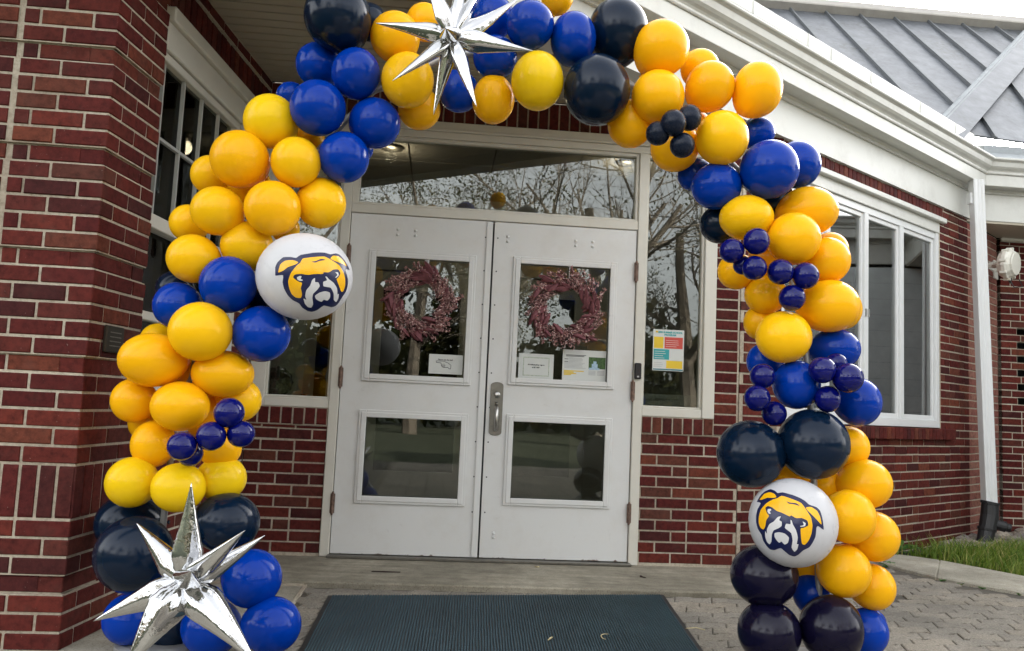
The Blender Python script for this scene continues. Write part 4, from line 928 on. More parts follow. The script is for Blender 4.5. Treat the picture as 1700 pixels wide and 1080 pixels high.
vd = (V1 - V0).normalized(); vr = vd.cross(N2); vr = vr if vr.x > 0 else -vr
mb = MB(); q = [V0 + vr * .02, V0 + vr * .27, V1 + vr * .27, V1 + vr * .02]
mb.add([p + N2 * .055 for p in q] + [p + N2 * .075 for p in q], [(0, 1, 2, 3), (4, 7, 6, 5), (0, 4, 5, 1), (1, 5, 6, 2), (2, 6, 7, 3), (3, 7, 4, 0)]); mb.build('valley_flashing', M['zinc'], rt)
SLD = (Vector((5.085, 7.969, 4.286)) - Vector((5.12, 8.251, 4.597))).normalized()
hh = (Vector((4.685, 7.35, 3.672)) - Vector((4.198, 7.266, 3.684))).normalized()
e0 = Vector((4.05, 7.24, 3.675)) ; 
mb = MB(); q = [V0 + vr * .05 - N2 * .0, e0 + hh * 0.1, e0 + hh * 2.6, V1 + hh * 2.4, V1 + vr * .05]
e_ = lambda p: p - N2 * ((p - Vector((4.685, 7.35, 3.672))).dot(N2))
q = [e_(p) for p in q]; n_ = len(q)
mb.add([p - N2 * .02 for p in q] + q, [(k, (k + 1) % n_, n_ + (k + 1) % n_, n_ + k) for k in range(n_)] + [tuple(range(n_)), tuple(range(n_, 2 * n_))]); mb.build('roof_panel', M['zinc'], rt)
for k in range(4):
    top = e_(Vector((4.389, 7.535, 3.947)) + (Vector((5.12, 8.251, 4.597)) - Vector((4.389, 7.535, 3.947))) * k)
    bot = top + SLD * (0.42 + 0.72 * k + (.2 if k > 1 else 0)); mb = MB(); sd = SLD.cross(N2).normalized()
    c = [p + sd * x + N2 * h for p in (top - SLD * .1, bot) for x, h in ((-.016, .001), (.014, .001), (.010, .034), (-.010, .034))]
    mb.add(c, [(0, 1, 2, 3), (4, 7, 6, 5), (0, 4, 5, 1), (1, 5, 6, 2), (2, 6, 7, 3), (3, 7, 4, 0)]); mb.build('seam', M['seam'], rt)

# ------------------------------------------------------------------ room behind the glass
M['in_wall'] = plain('interior_wall_paint', (0.55, 0.55, 0.51), 0.8)
M['in_floor'] = plain('interior_floor', (0.10, 0.085, 0.06), 0.6)
M['in_ceil'] = plain('interior_ceiling_tile', (0.34, 0.33, 0.30), 0.9)
st = lambda mb, nm, m: tag(mb.build(nm, m), kind='structure')
ROOM = [FD.P(-3.2, -.19, 0), FD.P(1.50, -.19, 0), FA.P(.36, -.13, 0), FA.P(3.1, -.13, 0), FA.P(3.1, -3.2, 0), FD.P(2.0, -5.2, 0), FD.P(-3.2, -5.2, 0)]
ROOM = [(p.x, p.y) for p in ROOM]
def _in(p):
    c = False; j = len(ROOM) - 1
    for i in range(len(ROOM)):
        a, b = ROOM[i], ROOM[j]
        if (a[1] > p[1]) != (b[1] > p[1]) and p[0] < (b[0] - a[0]) * (p[1] - a[1]) / (b[1] - a[1] + 1e-12) + a[0]: c = not c
        j = i
    return c
mb = MB(); mb.slab(ROOM, -0.02, 0.05); st(mb, 'interior_floor', M['in_floor'])
mb = MB()
for a in range(-4, 9):
    for b in range(9):
        c = [FD.P(a * .61 + x, -0.20 - b * .61 - y, 0) for x, y in ((0, 0), (.61, 0), (.61, .61), (0, .61))]
        if all(_in((p.x, p.y)) for p in c): mb.box(FD, a * .61 + .006, a * .61 + .604, -0.20 - b * .61 - .604, -0.20 - b * .61 - .006, 2.775, 2.79)
cl = st(mb, 'interior_ceiling', M['in_ceil'])
mb = MB(); mb.slab(ROOM, 2.791, 2.83); st(mb, 'interior_ceiling_grid', M['in_dark'])
mb = MB()
for i in (2, 3, 4):
    p, q = Vector(ROOM[i + 0]), Vector(ROOM[i + 1])
    if i == 2: continue
    g = Fr(p, q - p); mb.box(g, -.05, (q - p).length + .05, -.06, .06, -.02, 2.9)
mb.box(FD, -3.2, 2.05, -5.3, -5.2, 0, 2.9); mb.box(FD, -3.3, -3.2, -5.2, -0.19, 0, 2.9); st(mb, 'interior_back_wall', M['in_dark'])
mb = MB(); mb.box(FD, -1.30, -1.26, -1.2, -0.75, 0.05, 2.78); mb.box(FD, -3.2, -1.26, -0.75, -0.70, 0.05, 2.78); st(mb, 'interior_partition', M['in_wall'])
mb = MB(); mb.box(FD, 1.0, 1.44, -0.32, -0.14, 0.05, 1.10); mb.box(FD, 1.0, 1.44, -0.34, -0.12, 1.10, 1.13); tag(mb.build('window_ledge', M['in_wall']), 'grey ledge inside behind the right sidelight', 'ledge')
idr = thing('inner_door', 'white inner vestibule doors seen dimly through the glass', 'door', FD.P(0, -1.9, 0.05))
mb = MB()
for a, b, c, d_ in ((-1.26, -0.95, .05, 2.78), (0.95, 1.26, .05, 2.78), (-0.95, 0.95, 2.12, 2.78), (-0.04, 0.04, .05, 2.12)): mb.box(FD, a, b, -1.94, -1.86, c, d_)
mb.build('frame', M['in_wall'], idr)
for s in (-1, 1):
    mb = MB(); a0, a1 = (-0.95, -0.045) if s < 0 else (0.045, 0.95)
    for a, b, c, d_ in ((a0, a0 + .12, .06, 2.11), (a1 - .12, a1, .06, 2.11), (a0 + .12, a1 - .12, .06, .42), (a0 + .12, a1 - .12, .95, 1.15), (a0 + .12, a1 - .12, 1.95, 2.11)): mb.box(FD, a, b, -1.92, -1.875, c, d_)
    mb.build('leaf', M['in_wall'], idr)
mb = MB(); q = FD.P(-1.305, -0.11, 1.085)
prof = [(0.0, .0), (.045, .004), (.075, .012), (.088, .010), (.094, .006)]
vs = []; ns = 28
rim = FD
for r_, h_ in prof:
    for k in range(ns):
        rr = r_ * (1 + .05 * math.cos(12 * 2 * PI * k / ns) * (r_ > .06)); vs.append(FD.P(-1.318 + rr * math.cos(2 * PI * k / ns), -0.12 + h_ - .25 * rr * math.sin(2 * PI * k / ns) * 0, 1.05 + .045 + rr * math.sin(2 * PI * k / ns)))
mb.add(vs, [(i * ns + k, i * ns + (k + 1) % ns, (i + 1) * ns + (k + 1) % ns, (i + 1) * ns + k) for i in range(len(prof) - 1) for k in range(ns)])
M['plate'] = plain('embossed_pewter', (0.10, 0.09, 0.08), 0.35, metal=0.7, var=0.6, scale=60, bmp=0.6, bscale=70)
tag(mb.build('decorative_plate', M['plate'], smooth=True), 'round dark embossed plate standing on the left sidelight sill', 'plate')
mb = MB(); mb.box(FD, -1.32, -0.99, -0.22, -0.085, 0.93, 0.998); tag(mb.build('inner_sill', M['in_wall']), 'inner sill board behind the left sidelight', 'sill')
mb = MB(); mb.box(FD, -1.175, -1.145, -0.15, -0.12, 0.9985, 1.025); tag(mb.build('small_box', M['black'], bevel=.003), 'tiny black box on the left sidelight sill', 'box')
mb = MB(); mb.box(FA, 0.0, 3.1, -2.6, -2.55, 0, 2.9); st(mb, 'office_back_wall', M['in_wall'])
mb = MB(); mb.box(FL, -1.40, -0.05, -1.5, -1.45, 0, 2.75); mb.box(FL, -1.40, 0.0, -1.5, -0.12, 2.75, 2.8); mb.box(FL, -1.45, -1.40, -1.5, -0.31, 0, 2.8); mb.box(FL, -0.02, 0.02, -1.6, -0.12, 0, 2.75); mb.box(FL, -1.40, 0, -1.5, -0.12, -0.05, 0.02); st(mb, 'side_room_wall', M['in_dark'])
mb = MB(); mb.slab([(p.x, p.y) for p in (FD.P(-3.2, -.11, 0), FD.P(1.55, -.11, 0), FA.P(.3, -.16, 0), FA.P(3.1, -.16, 0), FA.P(3.1, -3.2, 0), FD.P(-3.2, -5.2, 0))], 2.90, 3.2); st(mb, 'roof_deck', M['dark'])

# ------------------------------------------------------------------ ground
def ground_mat():
    m, nt, b = newmat('lawn_soil')
    t = wtex(nt, 'Noise', 3.0, Detail=8.0, Roughness=0.7)
    r = ramp(nt, t.outputs[0], [(0.3, (0.016, 0.022, 0.007)), (0.6, (0.028, 0.038, 0.011)), (0.8, (0.045, 0.042, 0.02))])  # lawn tones darkened, the building's shade is put into the colour
    nt.links.new(r.outputs[0], b.inputs['Base Color']); b.inputs['Roughness'].default_value = 0.95; bump(nt, b, t.outputs[0], 0.5, 0.05); return m
M['lawn'] = ground_mat()
mb = MB(); mb.slab([(-90, -90), (90, -90), (90, 90), (-90, 90)], -0.5, -0.045); tag(mb.build('ground', M['lawn']), kind='structure')
def concrete_mat(name, a, b_, c, streak=True):
    m, nt, b = newmat(name)
    t = wtex(nt, 'Noise', 11.0, Detail=9.0, Roughness=0.72); t2 = wtex(nt, 'Noise', 1.7, Detail=5.0, Roughness=0.6); t3 = wtex(nt, 'Noise', 160.0, Detail=2.0)
    mp = nt.nodes.new('ShaderNodeMapping'); mp.inputs['Scale'].default_value = (0.8, 9.0, 9.0); mp.inputs['Rotation'].default_value = (0, 0, -0.085)
    nt.links.new(geo_pos(nt), mp.inputs[0]); t4 = nt.nodes.new('ShaderNodeTexNoise'); t4.inputs['Scale'].default_value = 2.4; t4.inputs['Detail'].default_value = 6; nt.links.new(mp.outputs[0], t4.inputs['Vector'])
    r = ramp(nt, t.outputs[0], [(0.28, a), (0.52, b_), (0.75, c)])
    f = ramp(nt, t2.outputs[0], [(0.42, (0.72, 0.71, 0.67)), (0.62, (1.05, 1.04, 1.0))])
    col = mix(nt, 1.0, r.outputs[0], f.outputs[0], 'MULTIPLY')
    if streak:
        f4 = ramp(nt, t4.outputs[0], [(0.36, (0.84, 0.83, 0.80)), (0.55, (1.0, 1.0, 1.0)), (0.75, (1.08, 1.07, 1.05))]); col = mix(nt, 1.0, col, f4.outputs[0], 'MULTIPLY')
    sp = ramp(nt, t3.outputs[0], [(0.30, (0.55, 0.53, 0.5)), (0.45, (1, 1, 1)), (0.68, (1.0, 1.0, 1.0)), (0.76, (1.45, 1.42, 1.35))])
    col = mix(nt, 1.0, col, sp.outputs[0], 'MULTIPLY')
    nt.links.new(col, b.inputs['Base Color']); b.inputs['Roughness'].default_value = 0.93; bump(nt, b, t.outputs[0], 0.35, 0.006); return m
M['concrete'] = concrete_mat('stained_concrete', (0.22, 0.20, 0.16), (0.32, 0.295, 0.24), (0.41, 0.385, 0.32))
M['pad'] = concrete_mat('pale_pad_concrete', (0.32, 0.295, 0.245), (0.42, 0.395, 0.335), (0.50, 0.475, 0.41), False)
def paver_mat():
    m, nt, b = newmat('aggregate_paver')
    oi = nt.nodes.new('ShaderNodeObjectInfo'); g = nt.nodes.new('ShaderNodeNewGeometry')
    t = wtex(nt, 'Noise', 120.0, Detail=3.0, Roughness=0.8); t2 = wtex(nt, 'Noise', 2.0, Detail=5.0); t3 = wtex(nt, 'Voronoi', 190.0)
    r = ramp(nt, t.outputs[0], [(0.30, (0.105, 0.094, 0.078)), (0.46, (0.225, 0.205, 0.175)), (0.60, (0.29, 0.268, 0.232)), (0.74, (0.48, 0.455, 0.41))])
    f = ramp(nt, t2.outputs[0], [(0.38, (0.72, 0.72, 0.70)), (0.65, (1.08, 1.06, 1.02))])
    c = mix(nt, 1.0, r.outputs[0], f.outputs[0], 'MULTIPLY')
    ad = nd(nt, 'Math', operation='ADD'); nt.links.new(oi.outputs['Random'], ad.inputs[0]); nt.links.new(g.outputs['Random Per Island'], ad.inputs[1]); q = nd(nt, 'Math', operation='FRACT'); nt.links.new(ad.outputs[0], q.inputs[0])
    f2 = ramp(nt, q.outputs[0], [(0, (0.86, 0.85, 0.85)), (0.5, (1, 1, 1)), (1, (1.12, 1.08, 1.02))]); c = mix(nt, 1.0, c, f2.outputs[0], 'MULTIPLY')
    nt.links.new(c, b.inputs['Base Color']); b.inputs['Roughness'].default_value = 0.95; bump(nt, b, t.outputs[0], 0.6, 0.004); return m
M['paver'] = paver_mat()
M['joint'] = plain('sandy_joint', (0.085, 0.075, 0.06), 0.95)

# porch slab, side pad
mb = MB(); mb.box(FD, -1.47, 2.2, -0.12, 0.675, -0.1, 0.055); tag(mb.build('porch_slab', M['concrete'], bevel=.008), kind='structure')
pad = MB(); pad.box(FD, -2.6, -0.955, 0.69, 3.6, -0.1, 0.034); tag(pad.build('side_pad', M['pad'], bevel=.006), kind='structure')
mb = MB(); mb.box(FD, -0.954, -0.940, 0.58, 2.6, -0.1, 0.038); mb.box(FD, -1.6, -0.9545, 0.676, 0.689, -0.1, 0.042); tag(mb.build('pad_joint', M['mortar']), kind='structure')

# kerb polyline (inner = paving side, outer = grass side)
KI = [Vector(p) for p in ((2.30, 6.02), (2.62, 5.82), (2.70, 5.56), (2.79, 5.33), (2.95, 5.13), (3.12, 4.965), (3.5, 4.66), (4.1, 4.30), (5.0, 3.9), (6.5, 3.4))]
KO = [Vector(p) for p in ((2.42, 6.30), (2.88, 6.17), (3.02, 6.08), (3.15, 5.97), (3.30, 5.74), (3.45, 5.49), (3.80, 5.20), (4.35, 4.85), (5.2, 4.45), (6.6, 3.95))]
kr = thing('concrete_kerb', 'curved pale concrete edging between paving and grass', 'kerb', (3.0, 5.5, 0.03))
segs = [(0, 3), (3, 6), (6, 9)]
for a, b in segs:
    pts = KI[a:b + 1] + KO[a:b + 1][::-1]
    mb = MB(); mb.slab([(p.x, p.y) for p in pts], -0.1, 0.048); mb.build('kerb_length', M['pad'], kr, bevel=.008)

# paving: interlocking zigzag pavers
def inside(p, poly):
    c = False; j = len(poly) - 1
    for i in range(len(poly)):
        a, b = poly[i], poly[j]
        if (a[1] > p[1]) != (b[1] > p[1]) and p[0] < (b[0] - a[0]) * (p[1] - a[1]) / (b[1] - a[1] + 1e-12) + a[0]: c = not c
        j = i
    return c
pv = tag(bpy.data.objects.new('paving', None), kind='structure'); COL.objects.link(pv); pv.location = (0.5, 3.5, 0.0)
mb = MB(); mb.slab([(-1.1, -3.0), (6.4, -3.0)] + [(p.x + .05, p.y + .05) for p in KI[::-1]] + [(-0.9, 5.0), (-1.1, 4.6)], -0.2, 0.0215); mb.build('paving_bed', M['joint'], pv)
PW, PH = 0.200, 0.100
def zig(x):
    t = (x / PW) % 1.0
    if t < .40: return 0.0
    if t < .50: return (t - .40) / .10 * .022
    if t < .90: return .022
    return .022 * (1 - (t - .90) / .10)
def paver_poly(r, c):
    g = 0.0024; x0 = c * PW + (r % 2) * PW * .5; x1 = x0 + PW
    sl = 0.030
    xs = sorted(set([x0, x1] + [k * PW + f * PW for k in range(int(x0 // PW) - 1, int(x1 // PW) + 2) for f in (.4, .5, .9, 1.0) if x0 < k * PW + f * PW < x1]))
    bot = [(x, r * PH + zig(x)) for x in xs]
    top = [(x, (r + 1) * PH + zig(x)) for x in xs][::-1]
    # diagonal ends
    pts = [(x + (sl * ((y - r * PH) / PH - .5)) * -1, y) for x, y in bot + top]
    cx = sum(p[0] for p in pts) / len(pts); cy = sum(p[1] for p in pts) / len(pts)
    out = []
    for x, y in pts:
        dx, dy = cx - x, cy - y; out.append((x + math.copysign(g, dx), y + math.copysign(g * .8, dy)))
    return out, (cx, cy)
BOUND = [(p.x, p.y) for p in KI[::-1]] + [(-1.3, 5.0), (-1.3, -2.9), (6.0, -2.9)]
cand = []; OFP = 0.70
for r in range(-16, 80):
    for c in range(-6, 34):
        poly, (cx, cy) = paver_poly(r, c)
        q = FD.P(cx, OFP + cy, 0.02)
        if cx < -0.99 or not inside((q.x, q.y), BOUND): continue
        if (r < 0 and cx < 2.32): continue
        ok = sum(inside(tuple(FD.P(x, OFP + y, 0).to_2d()), BOUND) for x, y in poly)
        if ok < len(poly) - 1: continue
        under_mat = -0.72 < cx < 0.80 and 0.95 < OFP + cy < 2.0
        cand.append(((0 if in_view(q, .02) and not under_mat else 1), (q - CAMP).length, poly, cx, cy))
cand.sort(key=lambda t: (t[0], t[1]))
rest = MB(); nb = 0
for vis, dist, poly, cx, cy in cand:
    if -0.76 < cx < 0.86 and 0.86 < OFP + cy < 1.95: zt = 0.026
    else: zt = 0.030 + random.uniform(-.0022, .0022)
    tx, ty = random.uniform(-.006, .006), random.uniform(-.006, .006); n_ = len(poly)
    ch = 0.004
    c0 = FD.P(cx, OFP + cy, 0)
    P3 = [FD.P(x, OFP + y, 0) for x, y in poly]
    vs = [Vector((p.x, p.y, 0.012)) for p in P3] + [Vector((p.x, p.y, zt - .003 + tx * (p.x - c0.x) + ty * (p.y - c0.y))) for p in P3]
    vs += [Vector((p.x + (c0.x - p.x) * .05, p.y + (c0.y - p.y) * .06, zt + tx * (p.x - c0.x) + ty * (p.y - c0.y))) for p in P3]
    fs = [(k, (k + 1) % n_, n_ + (k + 1) % n_, n_ + k) for k in range(n_)] + [(n_ + k, n_ + (k + 1) % n_, 2 * n_ + (k + 1) % n_, 2 * n_ + k) for k in range(n_)] + [tuple(range(2 * n_, 3 * n_))]
    if vis == 0 and nb < 300:
        b = MB(); b.add([v - c0 for v in vs], fs); o = b.build('paver', M['paver']); o.location = c0; put(o, pv); nb += 1
    else: rest.add(vs, fs)
o = rest.build('paver_infill', M['paver'], pv); o['kind'] = 'stuff'

# ribbed entrance mat
def mat_mat():
    m, nt, b = newmat('teal_rib_carpet')
    t = wtex(nt, 'Noise', 240.0, Detail=3.0, Roughness=0.8); t2 = wtex(nt, 'Noise', 3.0, Detail=5.0); t3 = wtex(nt, 'Noise', 75.0, Detail=2.0)
    r = ramp(nt, t.outputs[0], [(0.3, (0.016, 0.034, 0.044)), (0.55, (0.030, 0.062, 0.078)), (0.8, (0.058, 0.100, 0.118))])
    f = ramp(nt, t2.outputs[0], [(0.35, (0.85, 0.85, 0.85)), (0.7, (1.2, 1.2, 1.2))]); c = mix(nt, 1.0, r.outputs[0], f.outputs[0], 'MULTIPLY')
    l = ramp(nt, t3.outputs[0], [(0.755, (0, 0, 0)), (0.80, (0.8, 0.8, 0.8))]); c = mix(nt, l.outputs[0], c, (0.22, 0.24, 0.23))
    nt.links.new(c, b.inputs['Base Color']); b.inputs['Roughness'].default_value = 0.97; bump(nt, b, t.outputs[0], 0.6, 0.004); return m
M['mat'] = mat_mat()
mt = thing('ribbed_mat', 'dark teal ribbed entrance mat lying before the doors', 'mat', (0.05, 3.9, 0.03))
_a, _b2, _c2, _d2 = Vector((-0.851, 4.151)), Vector((0.883, 4.50)), Vector((0.838, 2.72)), Vector((-0.70, 2.55))
FM = None
def mp_(s, t): # s across, t depth (0 far)
    p = _a * (1 - s) * (1 - t) + _b2 * s * (1 - t) + _c2 * s * t + _d2 * (1 - s) * t
    return p
mb = MB(); mb.slab([tuple(mp_(0, 0)), tuple(mp_(1, 0)), tuple(mp_(1, 1)), tuple(mp_(0, 1))], 0.031, 0.037); mb.build('rubber_backing', M['rubber'], mt, bevel=.002)
mb = MB(); NR = 132; NT = 16
for i in range(NR):
    s0, s1 = 0.012 + 0.976 * (i + .08) / NR, 0.012 + 0.976 * (i + .80) / NR; sm_ = (s0 + s1) / 2
    vs = []
    for k in range(NT + 1):
        t_ = 0.010 + 0.98 * k / NT
        wob = 0.0010 * math.sin(k * 1.7 + i)
        for s_, h in ((s0, .0372), (s0 + (s1 - s0) * .22, .0432), (s1 - (s1 - s0) * .22, .0432), (s1, .0372)):
            p = mp_(s_, t_); vs.append((p.x + wob, p.y, h))
    mb.add(vs, [(k * 4 + j, k * 4 + j + 1, (k + 1) * 4 + j + 1, (k + 1) * 4 + j) for k in range(NT) for j in range(3)] + [(0, 3, 2, 1), (NT * 4, NT * 4 + 1, NT * 4 + 2, NT * 4 + 3)])
o = mb.build('rib', M['mat'], mt); o['kind'] = 'stuff'

# ------------------------------------------------------------------ balloons
ARCH = [(-1.30, 3.2, 0.06), (-1.31, 3.2, 0.45), (-1.30, 3.2, 0.85), (-1.22, 3.21, 1.22), (-1.05, 3.22, 1.62), (-0.85, 3.24, 1.98), (-0.62, 3.26, 2.28), (-0.30, 3.28, 2.47), (0.05, 3.30, 2.50), (0.40, 3.32, 2.42), (0.70, 3.34, 2.25), (0.98, 3.36, 2.0), (1.14, 3.37, 1.68), (1.22, 3.37, 1.35), (1.25, 3.37, 1.02), (1.27, 3.37, 0.65), (1.29, 3.37, 0.3), (1.29, 3.37, 0.06)]
def balloon_mesh(kind, seg=36, ring=22, R=None):
    """unit balloon: round front towards -Y, slight taper and knot at +Y"""
    vs = []; fs = []
    vs.append((0, -1, 0))
    for i in range(1, ring):
        a = PI * i / ring; y = -math.cos(a); r = math.sin(a)
        if y > 0: r *= 1 - 0.17 * y * y; y *= 1.13
        for k in range(seg): vs.append((r * math.cos(2 * PI * k / seg), y, r * math.sin(2 * PI * k / seg)))
    for y, r in ((1.13, 0.055), (1.20, 0.035), (1.24, 0.075), (1.26, 0.065)):
        for k in range(seg): vs.append((r * math.cos(2 * PI * k / seg), y, r * math.sin(2 * PI * k / seg)))
    n = len(vs); vs.append((0, 1.25, 0)); rows = ring - 1 + 4
    fs += [(0, 1 + (k + 1) % seg, 1 + k) for k in range(seg)]
    for i in range(rows - 1):
        for k in range(seg): fs.append((1 + i * seg + k, 1 + i * seg + (k + 1) % seg, 1 + (i + 1) * seg + (k + 1) % seg, 1 + (i + 1) * seg + k))
    fs += [(n, 1 + (rows - 1) * seg + k, 1 + (rows - 1) * seg + (k + 1) % seg) for k in range(seg)]
    if R is not None: vs = [tuple(R @ Vector(v)) for v in vs]
    me = bpy.data.meshes.new('balloon'); me.from_pydata(vs, [], fs); me.materials.append(BM[kind])
    bm = bmesh.new(); bm.from_mesh(me); bmesh.ops.recalc_face_normals(bm, faces=bm.faces); bm.to_mesh(me); bm.free()
    me.polygons.foreach_set('use_smooth', [True] * len(me.polygons)); me.update(); return me
BME = {k: balloon_mesh(k) for k in BM}
GROUPS = {'P': '', 'N': 'big navy balloons of the arch', 'B': 'royal blue balloons of the arch', 'L': 'yellow balloons of the arch', 'Y': 'yellow balloons of the arch', 'G': 'yellow balloons of the arch', 'D': 'small indigo balloons of the arch', 'S': 'small dark slate balloons of the arch', 'W': 'white emblem balloons'}
whites = []
for kind, x, y, z, sx, sy, sz, lab in BALLOONS:
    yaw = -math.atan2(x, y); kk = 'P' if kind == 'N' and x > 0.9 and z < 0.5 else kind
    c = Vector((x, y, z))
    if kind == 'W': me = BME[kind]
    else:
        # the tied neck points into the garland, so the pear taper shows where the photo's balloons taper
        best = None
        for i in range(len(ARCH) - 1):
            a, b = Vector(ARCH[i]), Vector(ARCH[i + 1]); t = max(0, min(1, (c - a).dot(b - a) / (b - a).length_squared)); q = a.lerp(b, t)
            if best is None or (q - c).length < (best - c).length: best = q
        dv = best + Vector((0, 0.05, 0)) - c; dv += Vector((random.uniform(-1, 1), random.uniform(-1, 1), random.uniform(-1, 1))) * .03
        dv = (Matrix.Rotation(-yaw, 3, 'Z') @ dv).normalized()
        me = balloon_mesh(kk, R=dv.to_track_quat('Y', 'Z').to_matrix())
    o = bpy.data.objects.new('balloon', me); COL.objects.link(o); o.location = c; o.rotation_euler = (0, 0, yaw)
    if kind == 'W': whites.append(o)
    o.scale = (sx, sy, sz)
    tag(o, lab, 'balloon', GROUPS[kind])

# bulldog head emblem, polygons in emblem units (unit disc)
def U(pts): return [((x - 525) / 515.0, -(y - 540) / 515.0) for x, y in pts]
E_NAVY = [U([(118, 312), (160, 235), (205, 190), (270, 155), (320, 165), (355, 185), (410, 172), (520, 190), (590, 212), (650, 240), (700, 280), (780, 305), (820, 345), (845, 430), (858, 545), (800, 505), (780, 520), (770, 620), (740, 690), (705, 745), (640, 785), (590, 840), (545, 868), (490, 855), (440, 815), (400, 785), (370, 795), (330, 820), (280, 822), (240, 790), (200, 730), (180, 665), (140, 610), (118, 540), (115, 460), (130, 390), (165, 320), (145, 312)])]
E_GOLD = [U([(318, 252), (352, 240), (400, 210), (470, 222), (545, 243), (612, 268), (652, 314), (690, 370), (720, 420), (735, 500), (725, 590), (695, 670), (655, 718), (625, 705), (615, 640), (610, 540), (640, 530), (690, 500), (680, 450), (620, 425), (560, 430), (505, 405), (490, 418), (400, 385), (350, 375), (300, 345), (250, 335), (222, 360), (240, 410), (265, 440), (235, 490), (225, 560), (205, 600), (170, 585), (150, 540), (150, 470), (170, 390), (220, 320), (270, 280)]),
          U([(150, 285), (205, 215), (265, 187), (320, 200), (342, 230), (300, 243), (240, 250), (190, 275)]),
          U([(664, 312), (720, 305), (785, 345), (818, 410), (832, 488), (790, 445), (735, 390), (685, 346)])]
E_WRINK = [U([(410, 250), (450, 262), (480, 284), (530, 286), (600, 300), (560, 274), (490, 272)])]
E_WHITE = [U([(395, 428), (360, 440), (320, 490), (270, 530), (245, 590), (245, 640), (225, 615), (225, 680), (245, 735), (275, 758), (295, 720), (300, 640), (320, 590), (370, 560), (405, 530), (405, 485), (378, 470)]),
           U([(500, 455), (500, 500), (455, 500), (440, 545), (470, 570), (510, 600), (525, 680), (515, 760), (545, 808), (575, 775), (588, 715), (570, 715), (580, 640), (560, 560), (525, 500), (515, 465)]),
           U([(330, 620), (380, 602), (440, 610), (485, 650), (475, 710), (440, 735), (405, 705), (380, 722), (350, 695), (330, 660)]),
           U([(250, 368), (280, 362), (290, 372), (272, 392), (285, 412), (262, 415), (245, 395)]),
           U([(630, 462), (662, 478), (655, 510), (612, 520), (605, 512), (640, 500), (638, 480)])]
def smooth_poly(p, n=3):
    out = []; N = len(p)
    for i in range(N):
        a, b, c, d = p[i - 1], p[i], p[(i + 1) % N], p[(i + 2) % N]
        for k in range(n):
            t = k / n
            f = lambda q0, q1, q2, q3: 0.5 * ((2 * q1) + (-q0 + q2) * t + (2 * q0 - 5 * q1 + 4 * q2 - q3) * t * t + (-q0 + 3 * q1 - 3 * q2 + q3) * t ** 3)
            s = 0.55
            x = (1 - s) * (b[0] + (c[0] - b[0]) * t) + s * f(a[0], b[0], c[0], d[0]); y = (1 - s) * (b[1] + (c[1] - b[1]) * t) + s * f(a[1], b[1], c[1], d[1])
            out.append((x, y))
    return out
def decal(polys, lift, name, mat, parent, rot):
    """thin vinyl shapes laid on the balloon skin (real geometry on the curved surface)"""
    vs, fs = [], []
    for poly in polys:
        p = smooth_poly(poly); pts = [Vector(q) for q in p]; n = len(pts)
        x0, x1 = min(q[0] for q in p), max(q[0] for q in p); y0, y1 = min(q[1] for q in p), max(q[1] for q in p)
        g = 0.035; extra = []
        y = y0 + g
        while y < y1:
            x = x0 + g
            while x < x1:
                if inside((x, y), p): extra.append(Vector((x, y)))
                x += g
            y += g
        r = delaunay_2d_cdt(pts + extra, [], [list(range(n))], 1, 1e-5)
        b = len(vs)
        for q in r[0]:
            z = math.sqrt(max(0.0, 1 - q.x * q.x - q.y * q.y)); v = rot @ Vector((q.x, -z, q.y))
            wr = 1 + lift + 0.0012 * noise.noise(Vector((q.x * 9, q.y * 9, 3)))
            vs.append(v * wr)
        fs += [tuple(b + i for i in f) for f in r[2]]
    me = bpy.data.meshes.new(name); me.from_pydata(vs, [], fs); me.materials.append(M[mat])
    # thickness: solid film
    bm = bmesh.new(); bm.from_mesh(me)
    for f in bm.faces:
        if f.normal.dot(f.calc_center_median()) < 0: f.normal_flip()
    bm.to_mesh(me); bm.free(); me.polygons.foreach_set('use_smooth', [True] * len(me.polygons)); me.update()
    o = bpy.data.objects.new(name, me); COL.objects.link(o); o.parent = parent; return o
for o in whites:
    # emblem sits front and centre on the right leg, turned towards the doors on the left leg
    if o.location.x > 0: rot = Matrix.Identity(3)
    else: rot = Matrix.Rotation(math.radians(31), 3, 'Z') @ Matrix.Rotation(math.radians(12), 3, 'X') @ Matrix.Rotation(math.radians(-33), 3, 'Y')
    e = decal(E_NAVY, 0.006, 'emblem', 'em_navy', o, rot)
    for pol, lf, nm, mt_ in ((E_GOLD, 0.010, 'gold_fill', 'em_gold'), (E_WRINK, 0.013, 'brow_line', 'em_navy'), (E_WHITE, 0.010, 'white_fill', 'em_white')):
        q = decal(pol, lf, nm, mt_, e, rot)

# arch frame: pole, base plate and cord inside the garland
M['pole'] = plain('grey_pole', (0.33, 0.33, 0.32), 0.4, metal=0.4)
af = thing('arch_frame', 'thin grey pole frame inside the balloon garland', 'balloon stand', (0.0, 3.3, 0.03))
cen = [(300, 1000), (296, 860), (300, 700), (330, 560), (400, 400), (480, 250), (570, 130), (700, 60), (850, 60), (1000, 100), (1120, 170), (1230, 270), (1290, 400), (1320, 530), (1330, 660), (1340, 800), (1350, 930), (1350, 1000)]
M_ = []
mb = MB(); mb.tube(ARCH, 0.013, 10); mb.build('pole', M['pole'], af, smooth=True)
for x, y in ((-1.30, 3.24), (1.29, 3.40)):
    mb = MB(); mb.tube([(x, y, 0.036), (x, y, 0.05), (x, y, 0.058), (x, y, 0.06)], [.16, .16, .14, .02], 24); mb.build('base_plate', M['pole'], af)

